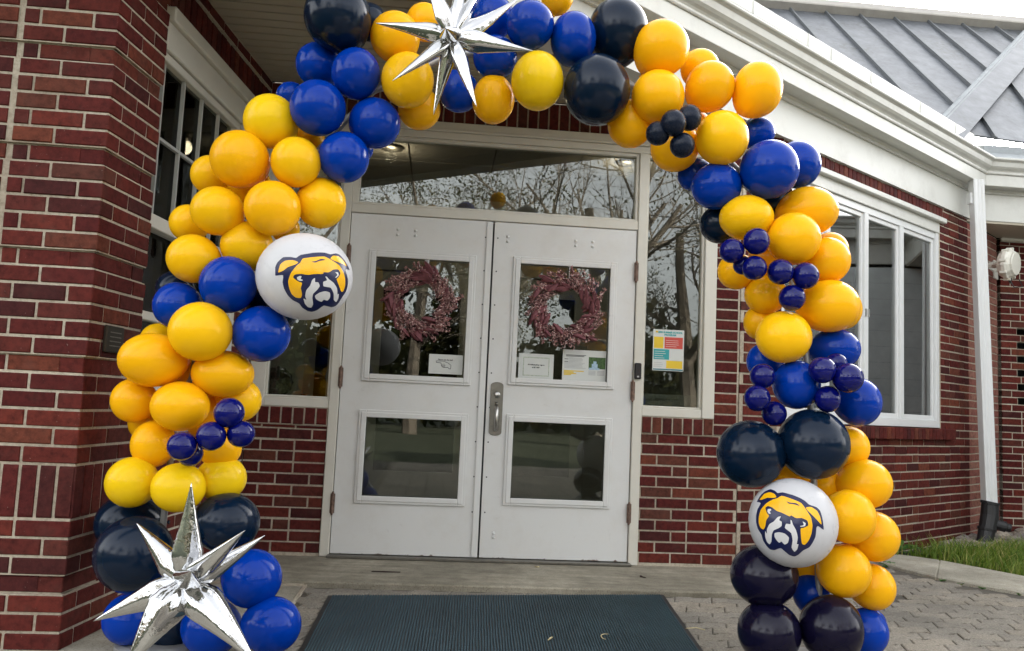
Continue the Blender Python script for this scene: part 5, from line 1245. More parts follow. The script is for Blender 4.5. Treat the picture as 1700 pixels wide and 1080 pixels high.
# ------------------------------------------------------------------ silver starbursts
def spike(c, v, rad, seed):
    rnd = random.Random(seed); v = Vector(v); L = v.length; t = v / L
    a = t.orthogonal().normalized(); a = Matrix.Rotation(rnd.uniform(0, 6.28), 3, t) @ a; b = t.cross(a)
    NS, NRg = 28, 22; vs = []; fs = []
    ph = rnd.uniform(0, 6)
    bend = (a * rnd.uniform(-1, 1) + b * rnd.uniform(-1, 1)) * L * 0.025
    for i in range(NRg + 1):
        s = i / NRg
        if s < .30: r = 0.30 + 0.70 * math.sin(s / .30 * PI / 2)
        else: r = (1 - (s - .30) / .70) ** 0.88
        r = max(r, 0.012) * rad
        for k in range(NS):
            th = 2 * PI * k / NS
            q = 1.0 - 0.20 * abs(math.sin(th)) ** 1.4                    # two foil sheets welded along a seam
            seam = 0.16 * max(0, math.cos(th) ** 14) + 0.16 * max(0, math.cos(th + PI) ** 14)
            cr = 0.0
            if s < .62:
                amp = (1 - s / .62)
                cr = amp * (0.05 * math.sin(26 * s * (1 + .2 * math.sin(ph)) * 2.2 + ph + 2.2 * math.cos(th)) * abs(math.cos(th)) + 0.03 * math.sin(4 * th + ph + 7 * s))
            q += (1 - s) * (0.055 * math.cos(4 * th + ph) + 0.04 * math.cos(7 * th + 2 * ph)); rr = r * (q + seam * (1 - s) + cr)
            p = t * (s * L) + a * rr * math.cos(th) + b * rr * math.sin(th) + bend * math.sin(s * PI)
            vs.append(Vector(c) + p)
    n = len(vs)
    for i in range(NRg):
        for k in range(NS): fs.append((i * NS + k, i * NS + (k + 1) % NS, (i + 1) * NS + (k + 1) % NS, (i + 1) * NS + k))
    fs += [tuple(range(NS))[::-1], tuple(range(n - NS, n))]
    return vs, fs
def starburst(label, c, tips, seed, slim=0.72):
    t = thing('foil_star', label, 'foil balloon', c, 'silver starburst balloons')
    for i, (x, y, z, w_) in enumerate(tips):
        mb = MB(); vs, fs = spike(c, (x, y, z), w_ * slim, seed * 50 + i); mb.add(vs, fs); mb.build('spike', M['chrome'], t, smooth=True)
    rnd = random.Random(seed); mb = MB(); vs = []; n1, n2 = 24, 14
    for i in range(n2 + 1):
        for k in range(n1):
            a = PI * i / n2; d = Vector((math.sin(a) * math.cos(2 * PI * k / n1), math.cos(a), math.sin(a) * math.sin(2 * PI * k / n1)))
            r = 0.028 * (1 + 0.35 * noise.noise(d * 3.1 + Vector((seed, 0, 0)))); vs.append(Vector(c) + d * r)
    mb.add(vs, [(i * n1 + k, i * n1 + (k + 1) % n1, (i + 1) * n1 + (k + 1) % n1, (i + 1) * n1 + k) for i in range(n2) for k in range(n1)])
    mb.build('knot', M['chrome'], t, smooth=True)
    return t
starburst('silver foil starburst balloon hanging at the top of the arch', (-0.265, 2.88, 2.354), [(-0.301, 0.050, 0.066, 0.038), (-0.201, -0.080, -0.208, 0.043), (-0.060, 0.030, -0.287, 0.042), (0.103, -0.060, -0.281, 0.045), (0.295, 0.020, -0.028, 0.045), (0.236, 0.100, 0.217, 0.042), (-0.127, -0.030, 0.261, 0.050), (0.023, 0.060, 0.356, 0.05), (0.133, 0.120, 0.334, 0.043), (-0.012, -0.17, -0.045, 0.048)], 3)
starburst('silver foil starburst balloon at the foot of the left leg', (-1.024, 2.72, 0.395), [(0.0, -0.020, 0.323, 0.056), (-0.204, 0.060, 0.175, 0.052), (0.218, -0.120, 0.195, 0.054), (0.236, 0.040, 0.156, 0.05), (-0.289, 0.0, -0.135, 0.056), (-0.132, -0.100, -0.254, 0.074), (0.271, -0.080, -0.216, 0.076), (0.070, -0.150, 0.070, 0.054), (-0.086, 0.20, -0.114, 0.05)], 5)

# ------------------------------------------------------------------ wreaths
M['sprig'] = None
def bloom_mat(name, stops):
    m, nt, b = newmat(name); g = nt.nodes.new('ShaderNodeNewGeometry')
    r = ramp(nt, g.outputs['Random Per Island'], stops); nt.links.new(r.outputs[0], b.inputs['Base Color']); b.inputs['Roughness'].default_value = 0.8; return m
M['bloom'] = bloom_mat('dusty_rose_blooms', [(0, (0.28, 0.115, 0.115)), (0.35, (0.50, 0.29, 0.27)), (0.65, (0.18, 0.06, 0.065)), (1.0, (0.74, 0.54, 0.49))])
M['husk'] = bloom_mat('burgundy_husks', [(0, (0.095, 0.028, 0.036)), (0.5, (0.16, 0.050, 0.060)), (1.0, (0.23, 0.090, 0.092))])
M['twig'] = plain('dark_twig', (0.035, 0.02, 0.018), 0.9)
def sprig_mesh(kind, seed):
    rnd = random.Random(seed); mb = MB(); L = 0.085
    if kind == 0:                                                   # open sprig of tiny petals
        mb.tube([(0, 0, 0), (L * .5, 0, .004), (L, 0, 0)], [.002, .0016, .001], 5, 0)
        for i in range(34):
            s = rnd.uniform(.25, 1.05); th = rnd.uniform(0, 6.28); rr = rnd.uniform(.004, .019) * (1.15 - s * .6)
            c = Vector((L * s, math.cos(th) * rr, math.sin(th) * rr)); sz = rnd.uniform(.0045, .0078)
            n = Vector((rnd.uniform(-.2, 1), math.cos(th), math.sin(th))).normalized(); a = n.orthogonal().normalized(); b = n.cross(a)
            mb.add([c + a * sz, c + b * sz * .7 + n * .002, c - a * sz, c - b * sz * .7 + n * .002, c + n * sz * .9], [(0, 1, 4), (1, 2, 4), (2, 3, 4), (3, 0, 4), (0, 3, 2, 1)], 1)
    else:                                                           # closed spindle husk with ridges
        n1, n2 = 9, 7; vs = []
        for i in range(n2 + 1):
            s = i / n2; r = .0125 * math.sin(PI * (0.06 + .90 * s)) ** .8
            for k in range(n1):
                q = r * (1 + (.28 if k % 2 else -.05)); vs.append((L * (.1 + s * .95), q * math.cos(2 * PI * k / n1), q * math.sin(2 * PI * k / n1)))
        mb.add(vs, [(i * n1 + k, i * n1 + (k + 1) % n1, (i + 1) * n1 + (k + 1) % n1, (i + 1) * n1 + k) for i in range(n2) for k in range(n1)], 1)
        for i in range(10):
            s = rnd.uniform(.2, 1.0); th = rnd.uniform(0, 6.28); c = Vector((L * s, .011 * math.cos(th), .011 * math.sin(th)))
            mb.add([c, c + Vector((.014, .004 * math.cos(th), .004 * math.sin(th))), c + Vector((.007, .003, .004))], [(0, 1, 2)], 1)
    return mb.mesh('sprig', [M['twig'], M['bloom'] if kind == 0 else M['husk']])
SPR = [sprig_mesh(0, i) for i in range(4)] + [sprig_mesh(1, 10 + i) for i in range(3)]
def wreath(label, u, z, R_, seed):
    rnd = random.Random(seed); c = FD.P(u, 0.03, z); t = thing('dried_wreath', label, 'wreath', c, 'wreaths on the doors')
    mb = MB(); pts = [FD.P(u + R_ * .62 * math.cos(a), 0.018, z + R_ * .62 * math.sin(a)) for a in [2 * PI * k / 28 for k in range(29)]]
    mb.tube(pts, .011, 7); mb.build('twig_ring', M['twig'], t, smooth=True)
    mb = MB(); mb.tube([FD.P(u + .02, 0.012, z + R_ * .7), FD.P(u + .022, 0.010, z + R_ * 1.06)], .003, 5); mb.tube([FD.P(u + .012, .004, z + R_ * 1.06), FD.P(u + .034, .004, z + R_ * 1.10), FD.P(u + .030, .014, z + R_ * 1.0)], .008, 7); mb.build('hook', M['white_alu'], t)
    X = Vector((FD.d.x, FD.d.y, 0)); Y = Vector((FD.n.x, FD.n.y, 0)); Z = Vector((0, 0, 1))
    n = 196
    for i in range(n):
        a = 2 * PI * i / n + rnd.uniform(-.05, .05)
        rr = R_ * rnd.uniform(.47, .86); clump = int(a / (2 * PI) * 11)
        kind = (clump * 7 + seed) % 3
        me = SPR[rnd.randrange(4)] if (kind != 1 or rnd.random() < .35) and rnd.random() < .84 else SPR[4 + rnd.randrange(3)]
        out_ = rnd.uniform(-.35, 1.0) if i % 6 else rnd.uniform(1.2, 2.2)                                  # swirl: mostly tangential, leaning out
        tang = -1
        d = (X * (math.cos(a) * out_ - tang * -math.sin(a)) + Z * (math.sin(a) * out_ + tang * -math.cos(a))).normalized()
        d = (d + Y * rnd.uniform(-.05, .35)).normalized(); b = d.cross(Y).normalized(); e = d.cross(b)
        s = rnd.uniform(.85, 1.25)
        o = bpy.data.objects.new('sprig', me); COL.objects.link(o)
        loc = FD.P(u, 0.018 + rnd.uniform(0, .05), z) + X * rr * math.cos(a) + Z * rr * math.sin(a) - d * .035
        mw = Matrix((d * s, b * s, e * s)).transposed().to_4x4(); o.parent = t; o.matrix_local = Matrix.Translation(loc - c) @ mw
wreath('dried rose wreath on the left door glass, more shaded', -0.452, 1.632, 0.245, 2)
wreath('dried rose wreath on the right door glass, above two papers', 0.458, 1.640, 0.262, 4)

# ------------------------------------------------------------------ papers taped behind or on the glass
def to_mesh(ob):
    dg = bpy.context.evaluated_depsgraph_get(); me = bpy.data.meshes.new_from_object(ob.evaluated_get(dg)); me.name = ob.name
    n = bpy.data.objects.new('lettering', me); COL.objects.link(n); n.parent = ob.parent; n.matrix_local = ob.matrix_local.copy(); bpy.data.objects.remove(ob); return n
def text_obj(body, size, fr, u, o, z, mat, parent, align='CENTER', name='text', rz=0.0, bold=0.0):
    c = bpy.data.curves.new(name, 'FONT'); c.body = body; c.size = size; c.align_x = align; c.align_y = 'CENTER'; c.extrude = 0.0004; c.offset = bold
    c.materials.append(M[mat]); ob = bpy.data.objects.new(name, c); COL.objects.link(ob)
    X = Vector((fr.d.x, fr.d.y, 0)); Y = Vector((0, 0, 1)); Z = Vector((fr.n.x, fr.n.y, 0))
    R3 = Matrix((X, Y, Z)).transposed() @ Matrix.Rotation(rz, 3, 'Z')
    ob.parent = parent; ob.matrix_local = Matrix.Translation(fr.P(u, o, z) - woff(parent)) @ R3.to_4x4(); return to_mesh(ob)
def sheet(name, label, cat, u0, u1, z0, z1, o=-0.017, group='papers on the entrance glass'):
    t = thing(name, label, cat, FD.P((u0 + u1) / 2, o, (z0 + z1) / 2), group)
    mb = MB(); mb.box(FD, u0, u1, o, o + .0012, z0, z1); mb.build('paper', M['paper'], t); return t
def patch(t, nm, mt_, u0, u1, z0, z1, o=-0.0154):
    mb = MB(); mb.box(FD, u0, u1, o, o + .0006, z0, z1); return mb.build(nm, M[mt_], t)
t = sheet('door_notice', 'small white notice with a pointing hand on left door', 'notice', -0.382, -0.170, 1.190, 1.312)
text_obj('Please use the bell', 0.0125, FD, -0.280, -0.0152, 1.279, 'ink', t, bold=.0003)
hand = [(-.336, 1.270), (-.290, 1.270), (-.262, 1.260), (-.243, 1.246), (-.245, 1.222), (-.252, 1.224), (-.262, 1.232), (-.290, 1.232), (-.302, 1.240), (-.306, 1.258), (-.336, 1.261)]
mb = MB(); mb.tube([FD.P(a, -.0150, b) for a, b in hand + hand[:1]], .0016, 4)
mb.tube([FD.P(-.302, -.0150, 1.250), FD.P(-.284, -.0150, 1.252), FD.P(-.278, -.0150, 1.244), FD.P(-.300, -.0150, 1.243)], .0012, 4); mb.tube([FD.P(-.284, -.0150, 1.243), FD.P(-.282, -.0150, 1.235), FD.P(-.296, -.0150, 1.236)], .0012, 4); mb.build('hand_symbol', M['ink'], t)
t = sheet('door_notice', 'white notice with patterned border, lower left of right door', 'notice', 0.182, 0.405, 1.182, 1.346)
for q in ((.210, .378, 1.205, 1.211), (.210, .378, 1.318, 1.324), (.210, .216, 1.211, 1.318), (.372, .378, 1.211, 1.318)): patch(t, 'border', 'border', *q)
text_obj('All visitors please sign in', 0.0108, FD, 0.294, -0.0152, 1.276, 'ink', t, bold=.0004); text_obj('at the office', 0.0108, FD, 0.294, -0.0152, 1.259, 'ink', t, bold=.0004)
t = sheet('door_flyer', 'white flyer with a green photo and yellow highlights, right door', 'flyer', 0.462, 0.742, 1.182, 1.384)
pz = patch(t, 'photo', 'p_green', .630, .738, 1.268, 1.342)
for k, (a, b, c, d_) in enumerate(((.650, .688, 1.272, 1.300), (.660, .680, 1.300, 1.316), (.632, .700, 1.262, 1.274))): patch(t, 'photo_figure', 'p_blue', a, b, c, d_, -.0147)
for z, a, b in ((1.348, .482, .612), (1.341, .482, .600), (1.322, .474, .498), (1.306, .474, .498)): patch(t, 'text_line', 'ink', a, b, z, z + .0035)
for z in (1.330, 1.323, 1.315, 1.307, 1.299, 1.291, 1.283, 1.275, 1.267): patch(t, 'text_line', 'greyink', .502 if z > 1.3 else .474, .612 - random.uniform(0, .03), z, z + .0025)
for z, b in ((1.246, .600), (1.238, .535), (1.230, .552), (1.222, .520)): patch(t, 'highlight_line', 'p_yellow', .472, b, z, z + .0062)
for k in range(2):
    for z in (1.252, 1.244, 1.236, 1.228): patch(t, 'text_line', 'greyink', .630 + k * .056, .676 + k * .056, z, z + .0035)
t = sheet('program_poster', 'poster of red, yellow and teal blocks on right sidelight', 'poster', 1.048, 1.252, 1.280, 1.546, o=-0.033)
PO = -.0314
text_obj('2023 SUMMER SCHOOL', 0.0155, FD, 1.160, -.0312, 1.528, 'p_teal', t, bold=.0008); text_obj('PROGRAM', 0.0165, FD, 1.160, -.0312, 1.5115, 'p_teal', t, bold=.0008)
patch(t, 'logo', 'p_yellow', 1.064, 1.078, 1.524, 1.536, PO)
patch(t, 'yellow_block', 'p_yellow', 1.054, 1.116, 1.424, 1.498, PO); patch(t, 'red_block', 'p_red', 1.124, 1.244, 1.424, 1.498, PO)
patch(t, 'teal_block', 'p_teal', 1.054, 1.156, 1.352, 1.418, PO); patch(t, 'gold_block', 'p_yellow', 1.138, 1.244, 1.296, 1.346, PO); patch(t, 'footer_band', 'p_dteal', 1.052, 1.248, 1.284, 1.292, PO)
for k in range(4): patch(t, 'text_line', 'paper', 1.060, 1.140 - random.uniform(0, .03), 1.360 + k * .014, 1.363 + k * .014, -.0307)
for k in range(4): patch(t, 'text_line', 'paper', 1.132, 1.232 - random.uniform(0, .03), 1.436 + k * .013, 1.438 + k * .013, -.0307)
for k in range(3): patch(t, 'text_line', 'greyink', 1.058, 1.126 - random.uniform(0, .02), 1.306 + k * .012, 1.308 + k * .012, PO)

# card reader by the right jamb, plaque on the pier
mb = MB(); mb.box(FD, 0.918, 0.962, 0.0125, 0.034, 1.216, 1.318); o = tag(mb.build('card_reader', M['black'], bevel=.006), 'slim black card reader on the frame right of doors', 'card reader')
mb = MB(); mb.box(FD, 0.934, 0.946, 0.0345, 0.036, 1.226, 1.236); mb.build('reader_light', M['greyink'], o)
M['plaque'] = plain('dark_bronze_plaque', (0.035, 0.030, 0.022), 0.5, metal=0.5)
mb = MB(); mb.box(FS, 0.10, 0.235, 0.001, 0.016, 1.155, 1.262); o = tag(mb.build('wall_plaque', M['plaque'], bevel=.004), 'dark bronze plaque on the inner side of the pier', 'plaque')
for k in range(4):
    mb = MB(); mb.box(FS, 0.125, 0.21, 0.0163, 0.0175, 1.18 + k * .018, 1.184 + k * .018); mb.build('raised_line', M['bronze'], o)

# ------------------------------------------------------------------ downspout with rubber boot
ds = thing('downspout', 'white ribbed downspout with black boot at the wall corner', 'downspout', (4.15, 7.1, 0.1))
T0, T1 = Vector((4.045, 7.02, 3.18)), Vector((4.13, 7.02, 0.33))
X = Vector((DD[0], DD[1], 0)); Yv = Vector((FD.n.x, FD.n.y, 0))
prof = []
W2, D2 = .052, .038
for x, y in ((-1, -1), (-.55, -1), (-.45, -.84), (-.1, -.84), (0, -1), (.1, -.84), (.45, -.84), (.55, -1), (1, -1), (1, 1), (-1, 1)): prof.append((x * W2, -y * D2))
n_ = len(prof); mb = MB()
vs = [T + X * x + Yv * y for T in (T0, T1) for x, y in prof]
mb.add(vs, [(k, (k + 1) % n_, n_ + (k + 1) % n_, n_ + k) for k in range(n_)] + [tuple(range(n_)), tuple(range(n_, 2 * n_))]); mb.build('pipe', M['white_alu'], ds, bevel=.004)
mb = MB(); q0 = Vector((4.135, 7.02, .37)); q1 = Vector((4.125, 7.01, .26)); q2 = Vector((4.06, 6.97, .07)); q3 = Vector((4.01, 6.95, -.06))
mb.tube([q0, q0 + (q1 - q0) * .4, q1, q2, q3], [.066, .068, .070, .062, .06], 14)
for c in (q0, q1 + (q2 - q1) * .55): mb.tube([c + Vector((0, 0, .012)), c - Vector((.004, 0, .012))], [.074, .074], 14)
mb.build('boot', M['rubber'], ds, smooth=False, bevel=.003)
mb = MB(); s0 = Vector((4.15, 7.0, .20)); mb.tube([s0, s0 + Vector((.085, -.03, -.02)), s0 + Vector((.086, -.03, -.02)), s0 + Vector((.12, -.04, -.028))], [.045, .047, .036, .036], 12); mb.build('boot_branch', M['rubber'], ds, bevel=.003)
mb = MB(); c = T0 + (T1 - T0) * .06; mb.box(Fr((c.x, c.y), DD), -.075, -.052, -.03, .02, c.z - .05, c.z + .05); mb.build('strap', M['white_alu'], ds, bevel=.003)

# ------------------------------------------------------------------ round white wall speaker
hs = thing('wall_speaker', 'white round horn speaker on a bracket, far brick wall', 'speaker', FC.P(0.03, 0.3, 2.55))
M['ivory'] = paint_mat('ivory_plastic', (0.72, 0.70, 0.62), amount=0.3)
hc = Vector((4.575, 7.42, 2.52)); ax = Vector((0.62, -0.78, -0.06)).normalized()
def disc(mb, c, ax, rz, n=16):
    mb.tube([c + ax * t for t, r in rz], [r for t, r in rz], n)
mb = MB(); disc(mb, hc, ax, [(-.075, .06), (-.07, .115), (-.03, .135), (-.025, .148), (.01, .150), (.015, .138), (.045, .118), (.05, .03)], 12); mb.build('horn_shell', M['ivory'], hs, bevel=.003)
mb = MB(); disc(mb, hc + ax * .050, ax, [(0, .112), (.010, .105), (.014, .02)], 12); mb.build('horn_face', M['ivory'], hs)
for k in range(8):
    th = 2 * PI * k / 8; a = ax.orthogonal().normalized(); b = ax.cross(a); p = hc + (a * math.cos(th) + b * math.sin(th)) * .143
    mb = MB(); mb.tube([p - ax * .035, p + ax * .022], [.014, .014], 6); mb.build('lug', M['ivory'], hs)
mb = MB(); p1 = Vector((4.535, 7.60, 2.535)); mb.tube([hc - ax * .06, p1], [.03, .026], 8); mb.tube([p1 + Vector((0, 0, .01)), p1 + Vector((-.09, .06, 0)), FB.P(B_LEN - .10, 0.01, 2.53)], [.030, .022, .03], 8); mb.build('bracket_arm', M['ivory'], hs)
mb = MB(); mb.box(FB, B_LEN - .16, B_LEN - .05, 0.002, 0.02, 2.44, 2.62); mb.build('bracket_plate', M['ivory'], hs, bevel=.004)
mb = MB(); p = hc + Vector((0, 0, -.15)); mb.tube([p + Vector((0, 0, .02)), p, p + Vector((.01, 0, -.03))], [.02, .018, .006], 8); mb.tube([p, p + Vector((.03, -.02, -.07)), p + Vector((.10, -.03, -.06)), p + Vector((.12, .05, .02))], .005, 6); mb.build('cable', M['black'], hs)

# ------------------------------------------------------------------ planting strip: soil, stones, grass, weeds
M['soil'] = plain('bare_soil', (0.060, 0.050, 0.033), 0.95, var=0.5, scale=25, bmp=0.8, bscale=30)
_bed = KO + [Vector((7.5, 5.0)), Vector((7.5, 9.0)), FC.P(0, 0, 0).to_2d(), FB.P(0, 0, 0).to_2d(), FA.P(.8, 0, 0).to_2d()]
mb = MB(); mb.slab([(p.x, p.y) for p in _bed], -0.3, 0.02); tag(mb.build('soil_bed', M['soil']), kind='structure')
rb = tag(bpy.data.objects.new('stone_bed', None), kind='structure'); COL.objects.link(rb); rb.location = (4.2, 6.9, 0.02)
def stone_mesh(seed):
    bm = bmesh.new(); bmesh.ops.create_icosphere(bm, subdivisions=2, radius=1.0)
    for v in bm.verts: v.co *= 1 + 0.35 * noise.noise(v.co * 1.3 + Vector((seed * 7.7, 0, 0))) + 0.12 * noise.noise(v.co * 3.1 + Vector((0, seed, 0)))
    me = bpy.data.meshes.new('stone'); bm.to_mesh(me); bm.free(); return me
def stone_mat():
    m, nt, b = newmat('river_stone'); oi = nt.nodes.new('ShaderNodeObjectInfo'); t = tex(nt, 'Noise', 4.0, Detail=6.0)
    r = ramp(nt, oi.outputs['Random'], [(0, (0.20, 0.17, 0.14)), (0.3, (0.34, 0.30, 0.25)), (0.6, (0.17, 0.15, 0.14)), (0.8, (0.42, 0.37, 0.30)), (1, (0.25, 0.20, 0.16))])
    f = ramp(nt, t.outputs[0], [(0.3, (0.6, 0.6, 0.6)), (0.7, (1.15, 1.15, 1.15))]); nt.links.new(mix(nt, 1.0, r.outputs[0], f.outputs[0], 'MULTIPLY'), b.inputs['Base Color']); b.inputs['Roughness'].default_value = 0.85; bump(nt, b, t.outputs[0], 0.4, 0.02); return m
M['stone'] = stone_mat(); STN = [stone_mesh(i) for i in range(6)]
for m_ in STN: m_.materials.append(M['stone'])
rnd = random.Random(11)
def bed_point():
    # band along the foot of the walls
    a, b = FA.P(2.45, 0, 0).to_2d(), FB.P(B_LEN, 0, 0).to_2d()
    t = rnd.random(); p = a.lerp(b, t) if rnd.random() < .72 else FC.P(rnd.uniform(0, 1.6), 0, 0).to_2d()
    return p + Vector((FA.n.x, FA.n.y)) * rnd.uniform(.03, .46)
for i in range(170):
    p = bed_point(); s = rnd.uniform(.022, .06)
    o = bpy.data.objects.new('stone', STN[rnd.randrange(6)]); COL.objects.link(o); o.location = (p.x, p.y, .02 + s * .25 + rnd.uniform(0, .02)); o.scale = (s * rnd.uniform(.9, 1.5), s, s * rnd.uniform(.45, .7)); o.rotation_euler = (rnd.uniform(-.4, .4), rnd.uniform(-.4, .4), rnd.uniform(0, 6)); put(o, rb)
def leaf_mat(name, stops):
    m, nt, b = newmat(name); g = nt.nodes.new('ShaderNodeNewGeometry')
    r = ramp(nt, g.outputs['Random Per Island'], stops); nt.links.new(r.outputs[0], b.inputs['Base Color']); b.inputs['Roughness'].default_value = 0.55
    tl = nt.nodes.new('ShaderNodeBsdfTranslucent'); nt.links.new(r.outputs[0], tl.inputs[0]); mx = nt.nodes.new('ShaderNodeMixShader'); mx.inputs[0].default_value = 0.35
    nt.links.new(b.outputs[0], mx.inputs[1]); nt.links.new(tl.outputs[0], mx.inputs[2]); nt.links.new(mx.outputs[0], nt.nodes['Material Output'].inputs[0]); return m
M['blade'] = leaf_mat('grass_blade', [(0, (0.075, 0.15, 0.014)), (0.45, (0.15, 0.24, 0.025)), (0.8, (0.23, 0.29, 0.045)), (1, (0.42, 0.36, 0.13))])
M['weed'] = leaf_mat('weed_leaf', [(0, (0.04, 0.12, 0.025)), (0.6, (0.08, 0.20, 0.045)), (1, (0.17, 0.29, 0.10))])
vs = []; fs = []
polyb = [(p.x, p.y) for p in KO] + [(7.4, 5.2), (7.4, 7.2), tuple(FC.P(1.5, .7, 0).to_2d()), tuple(FB.P(.2, .55, 0).to_2d()), tuple(FA.P(2.55, .34, 0).to_2d()), tuple(FA.P(.9, .03, 0).to_2d())]
cnt = 0
while cnt < 15000:
    p = (rnd.uniform(2.4, 5.6), rnd.uniform(4.4, 7.5))
    if not inside(p, polyb): continue
    dn = noise.noise(Vector((p[0] * 2.2, p[1] * 2.2, 0)))
    if dn < -0.25 and rnd.random() < .6: continue
    h = rnd.uniform(.045, .135) * (1 + .7 * dn); w_ = rnd.uniform(.0022, .0042); a = rnd.uniform(0, 6.28); l = rnd.uniform(.2, .9) * h; la = rnd.uniform(0, 6.28)
    dx, dy = math.cos(a) * w_, math.sin(a) * w_; lx, ly = math.cos(la) * l, math.sin(la) * l; b = len(vs); z = .02
    vs += [(p[0] - dx, p[1] - dy, z), (p[0] + dx, p[1] + dy, z), (p[0] + dx * .8 + lx * .35, p[1] + dy * .8 + ly * .35, z + h * .62), (p[0] - dx * .8 + lx * .35, p[1] - dy * .8 + ly * .35, z + h * .62), (p[0] + lx, p[1] + ly, z + h)]
    fs += [(b, b + 1, b + 2, b + 3), (b + 3, b + 2, b + 4)]; cnt += 1
me = bpy.data.meshes.new('grass'); me.from_pydata(vs, [], fs); me.materials.append(M['blade']); o = bpy.data.objects.new('grass', me); COL.objects.link(o); tag(o, 'short green grass between the kerb and the brick walls', 'grass', kind='stuff')
def weed(x, y, n, L, label, seed):
    r = random.Random(seed); t = thing('weed_plant', label, 'plant', (x, y, .02), 'weeds beside the kerb')
    for i in range(n):
        a = r.uniform(0, 6.28); l = L * r.uniform(.6, 1.1); up = r.uniform(.35, 1.0); wd = l * .17; vs = []
        for k in range(6):
            s = k / 5; q = Vector((x, y, .02)) + Vector((math.cos(a), math.sin(a), 0)) * l * s * (1.1 - .3 * up) + Vector((0, 0, l * up * (s - .55 * s * s)))
            ww = wd * math.sin(PI * (.08 + .92 * s)) + .001; sd = Vector((-math.sin(a), math.cos(a), 0)) * ww
            vs += [q - sd + Vector((0, 0, .006)), q, q + sd + Vector((0, 0, .006))]
        mb = MB(); mb.add(vs, [(k * 3 + j, k * 3 + j + 1, (k + 1) * 3 + j + 1, (k + 1) * 3 + j) for k in range(5) for j in range(2)]); mb.build('leaf', M['weed'], t)
weed(2.98, 6.30, 14, .22, 'broad leaved weed against the wall beside the amber balloons', 1)
weed(3.22, 6.22, 11, .20, 'broad leaved weed in the grass under the window sill', 2)
weed(2.66, 5.72, 8, .08, 'small dark weed at the kerb beside the lowest amber balloon', 3)
for i, (x, y) in enumerate(((2.80, 5.30), (2.96, 5.12), (3.10, 4.98), (2.88, 5.21))):
    weed(x, y, 5, .035, ('tiny weed tuft in the kerb joint nearest the arch', 'tiny weed tuft midway along the kerb joint', 'tiny weed tuft in the kerb joint at right edge', 'tiny weed tuft, second from the arch, in the kerb joint')[i], 20 + i)

# fallen twigs and seed pods
M['pod'] = plain('pale_seed_pod', (0.45, 0.38, 0.22), 0.8, var=0.4, scale=60)
def bit(name, label, cat, pts, rad, mat):
    mb = MB(); mb.tube(pts, rad, 6); tag(mb.build(name, M[mat], smooth=True), label, cat, 'litter by the doors')
q = FD.P(-0.56, 0.36, .058); bit('twig', 'thin dark twig lying on the porch slab', 'twig', [FD.P(-0.63, .40, .058), FD.P(-.56, .41, .060), FD.P(-.47, .40, .058)], [.003, .004, .003], 'twig')
bit('seed_pod', 'curled pale seed pod on the mat, right half', 'seed pod', [Vector((.47, 3.60, .047)) + Vector((.028 * math.cos(a), .045 * math.sin(a), 0)) for a in (1.2, 1.8, 2.4, 3.0, 3.6, 4.2)], [.001, .002, .0025, .0025, .002, .001], 'pod')
bit('seed_pod', 'straight pale seed pod near the mat bottom edge', 'seed pod', [(.210, 3.51, .047), (.222, 3.535, .049), (.23, 3.555, .047)], [.002, .005, .003], 'pod')
bit('twig', 'tiny dark curl on the slab in front of the right bricks', 'twig', [FD.P(.93, .30, .058), FD.P(.915, .34, .060), FD.P(.94, .37, .058)], [.002, .005, .002], 'twig')
bit('seed_pod', 'tiny pale seed pod on the slab below the right door', 'seed pod', [FD.P(.32, .14, .058), FD.P(.345, .15, .060)], [.005, .004], 'pod')
bit('seed_pod', 'pale twig lying across the right edge of the mat', 'seed pod', [(.85, 3.80, .046), (.90, 3.815, .047), (.94, 3.81, .04)], [.002, .003, .002], 'pod')

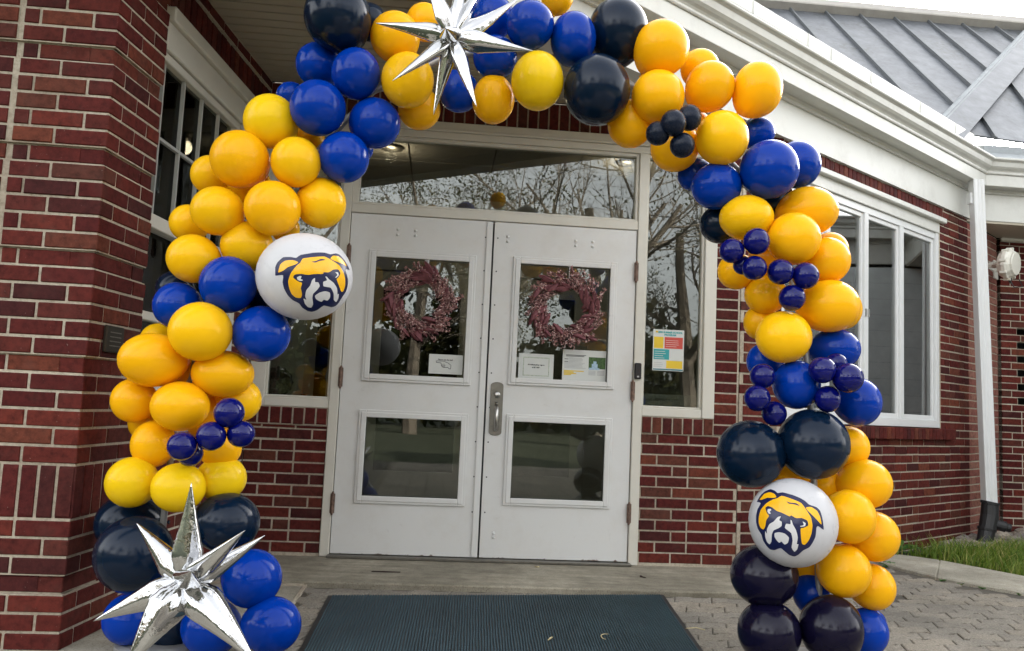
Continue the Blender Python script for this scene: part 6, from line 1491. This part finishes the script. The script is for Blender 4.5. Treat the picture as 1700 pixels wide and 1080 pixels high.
# ------------------------------------------------------------------ trees across the lawn (seen mirrored in the glass)
M['bark'] = plain('grey_bark', (0.085, 0.070, 0.055), 0.95, var=0.4, scale=8, bmp=0.6, bscale=20)
M['spring'] = leaf_mat('spring_leaf', [(0, (0.030, 0.034, 0.009)), (0.5, (0.055, 0.058, 0.016)), (1, (0.10, 0.085, 0.03))])
def tree(x, y, H, label, seed, leaves=900, tr=0.24):
    r = random.Random(seed); t = thing('bare_tree', label, 'tree', (x, y, -.05), 'trees across the lawn'); mb = MB(); tips = []
    def grow(p, d, L, rad, lev):
        n = 5; pts = [p]; rs = [rad]; q = p.copy(); dd = d.copy()
        for i in range(n):
            dd = (dd + Vector((r.uniform(-1, 1), r.uniform(-1, 1), r.uniform(-.4, .8))) * (.10 + .05 * lev)).normalized(); q = q + dd * L / n; pts.append(q.copy()); rs.append(rad * (1 - .55 * (i + 1) / n))
        mb.tube(pts, rs, 7 if lev < 2 else (5 if lev < 3 else 3), 0, cap=False)
        if lev >= 4 or rad < .006: tips.extend(pts[1:]); return
        k = (5, 5, 5, 4)[lev] if lev < 4 else 3
        for i in range(k):
            s = r.uniform(.35, 1.0); idx = min(n, max(1, int(s * n))); a = r.uniform(0, 6.28)
            o = dd.orthogonal().normalized(); o = Matrix.Rotation(a, 3, dd) @ o
            nd_ = (dd * r.uniform(.35, .9) + o * r.uniform(.6, 1.1) + Vector((0, 0, .15))).normalized()
            grow(pts[idx], nd_, L * r.uniform(.5, .75), rs[idx] * r.uniform(.45, .7), lev + 1)
    grow(Vector((x, y, -.1)), Vector((0, 0, 1)), H * .5, tr, 0)
    mb.build('trunk', M['bark'], t)
    vs = []; fs = []
    for i in range(leaves):
        c = r.choice(tips) + Vector((r.uniform(-.3, .3), r.uniform(-.3, .3), r.uniform(-.3, .3))); s = r.uniform(.03, .075); a = Vector((r.uniform(-1, 1), r.uniform(-1, 1), r.uniform(-1, 1))).normalized(); b = a.orthogonal().normalized(); k = len(vs)
        vs += [c - a * s, c + b * s * .5, c + a * s, c - b * s * .5]; fs.append((k, k + 1, k + 2, k + 3))
    me = bpy.data.meshes.new('crown'); me.from_pydata(vs, [], fs); me.materials.append(M['spring']); o = bpy.data.objects.new('crown', me); COL.objects.link(o); put(o, t)
for i, (x, y, H, lv, tr) in enumerate(((5.2, -11.0, 13, 500, .26), (0.5, -16.0, 14, 9000, .25), (-4.5, -13.0, 13, 10000, .25), (9.5, -15.0, 14, 4000, .3), (-9.0, -18.0, 15, 10000, .3), (3.0, -21.0, 15, 10000, .3), (14.0, -9.0, 13, 6000, .28), (-12.0, -6.0, 12, 6000, .28))):
    tree(x, y, H, 'spring tree across the lawn, ' + ('bare and mirrored in the right sidelight', 'leafy and mirrored above the door tops', 'leafy and mirrored in the left part of the transom', 'sparse and mirrored far right', 'dense and mirrored beside the pier reflection', 'dense and mirrored behind the right wreath', 'mirrored in the wide angled window', 'mirrored in the gridded left window')[i], 40 + i, lv, tr)
# hedge line far across the lawn
vs = []; fs = []
for i in range(42000):
    a = rnd.uniform(-1.5, 1.5); R_ = rnd.uniform(22, 27); top = 3.6 + 1.8 * noise.noise(Vector((a * 6, 1, 0))) + .9 * noise.noise(Vector((a * 21, 4, 0))); h = top * rnd.random() ** .7 * (1 + .25 * abs(rnd.gauss(0, 1)) * (rnd.random() < .3)); c = Vector((R_ * math.sin(a), -R_ * math.cos(a), h)); s = rnd.uniform(.10, .30)
    u = Vector((rnd.uniform(-1, 1), rnd.uniform(-1, 1), rnd.uniform(-1, 1))).normalized(); b = u.orthogonal().normalized(); k = len(vs)
    vs += [c - u * s, c + b * s * .6, c + u * s, c - b * s * .6]; fs.append((k, k + 1, k + 2, k + 3))
M['evergreen'] = leaf_mat('evergreen_leaf', [(0, (0.014, 0.020, 0.006)), (0.6, (0.030, 0.036, 0.010)), (1, (0.075, 0.065, 0.018))])
me = bpy.data.meshes.new('far_hedge'); me.from_pydata(vs, [], fs); me.materials.append(M['evergreen']); o = bpy.data.objects.new('far_hedge', me); COL.objects.link(o); tag(o, 'far hedge and undergrowth line mirrored in the glass', 'hedge', kind='stuff')
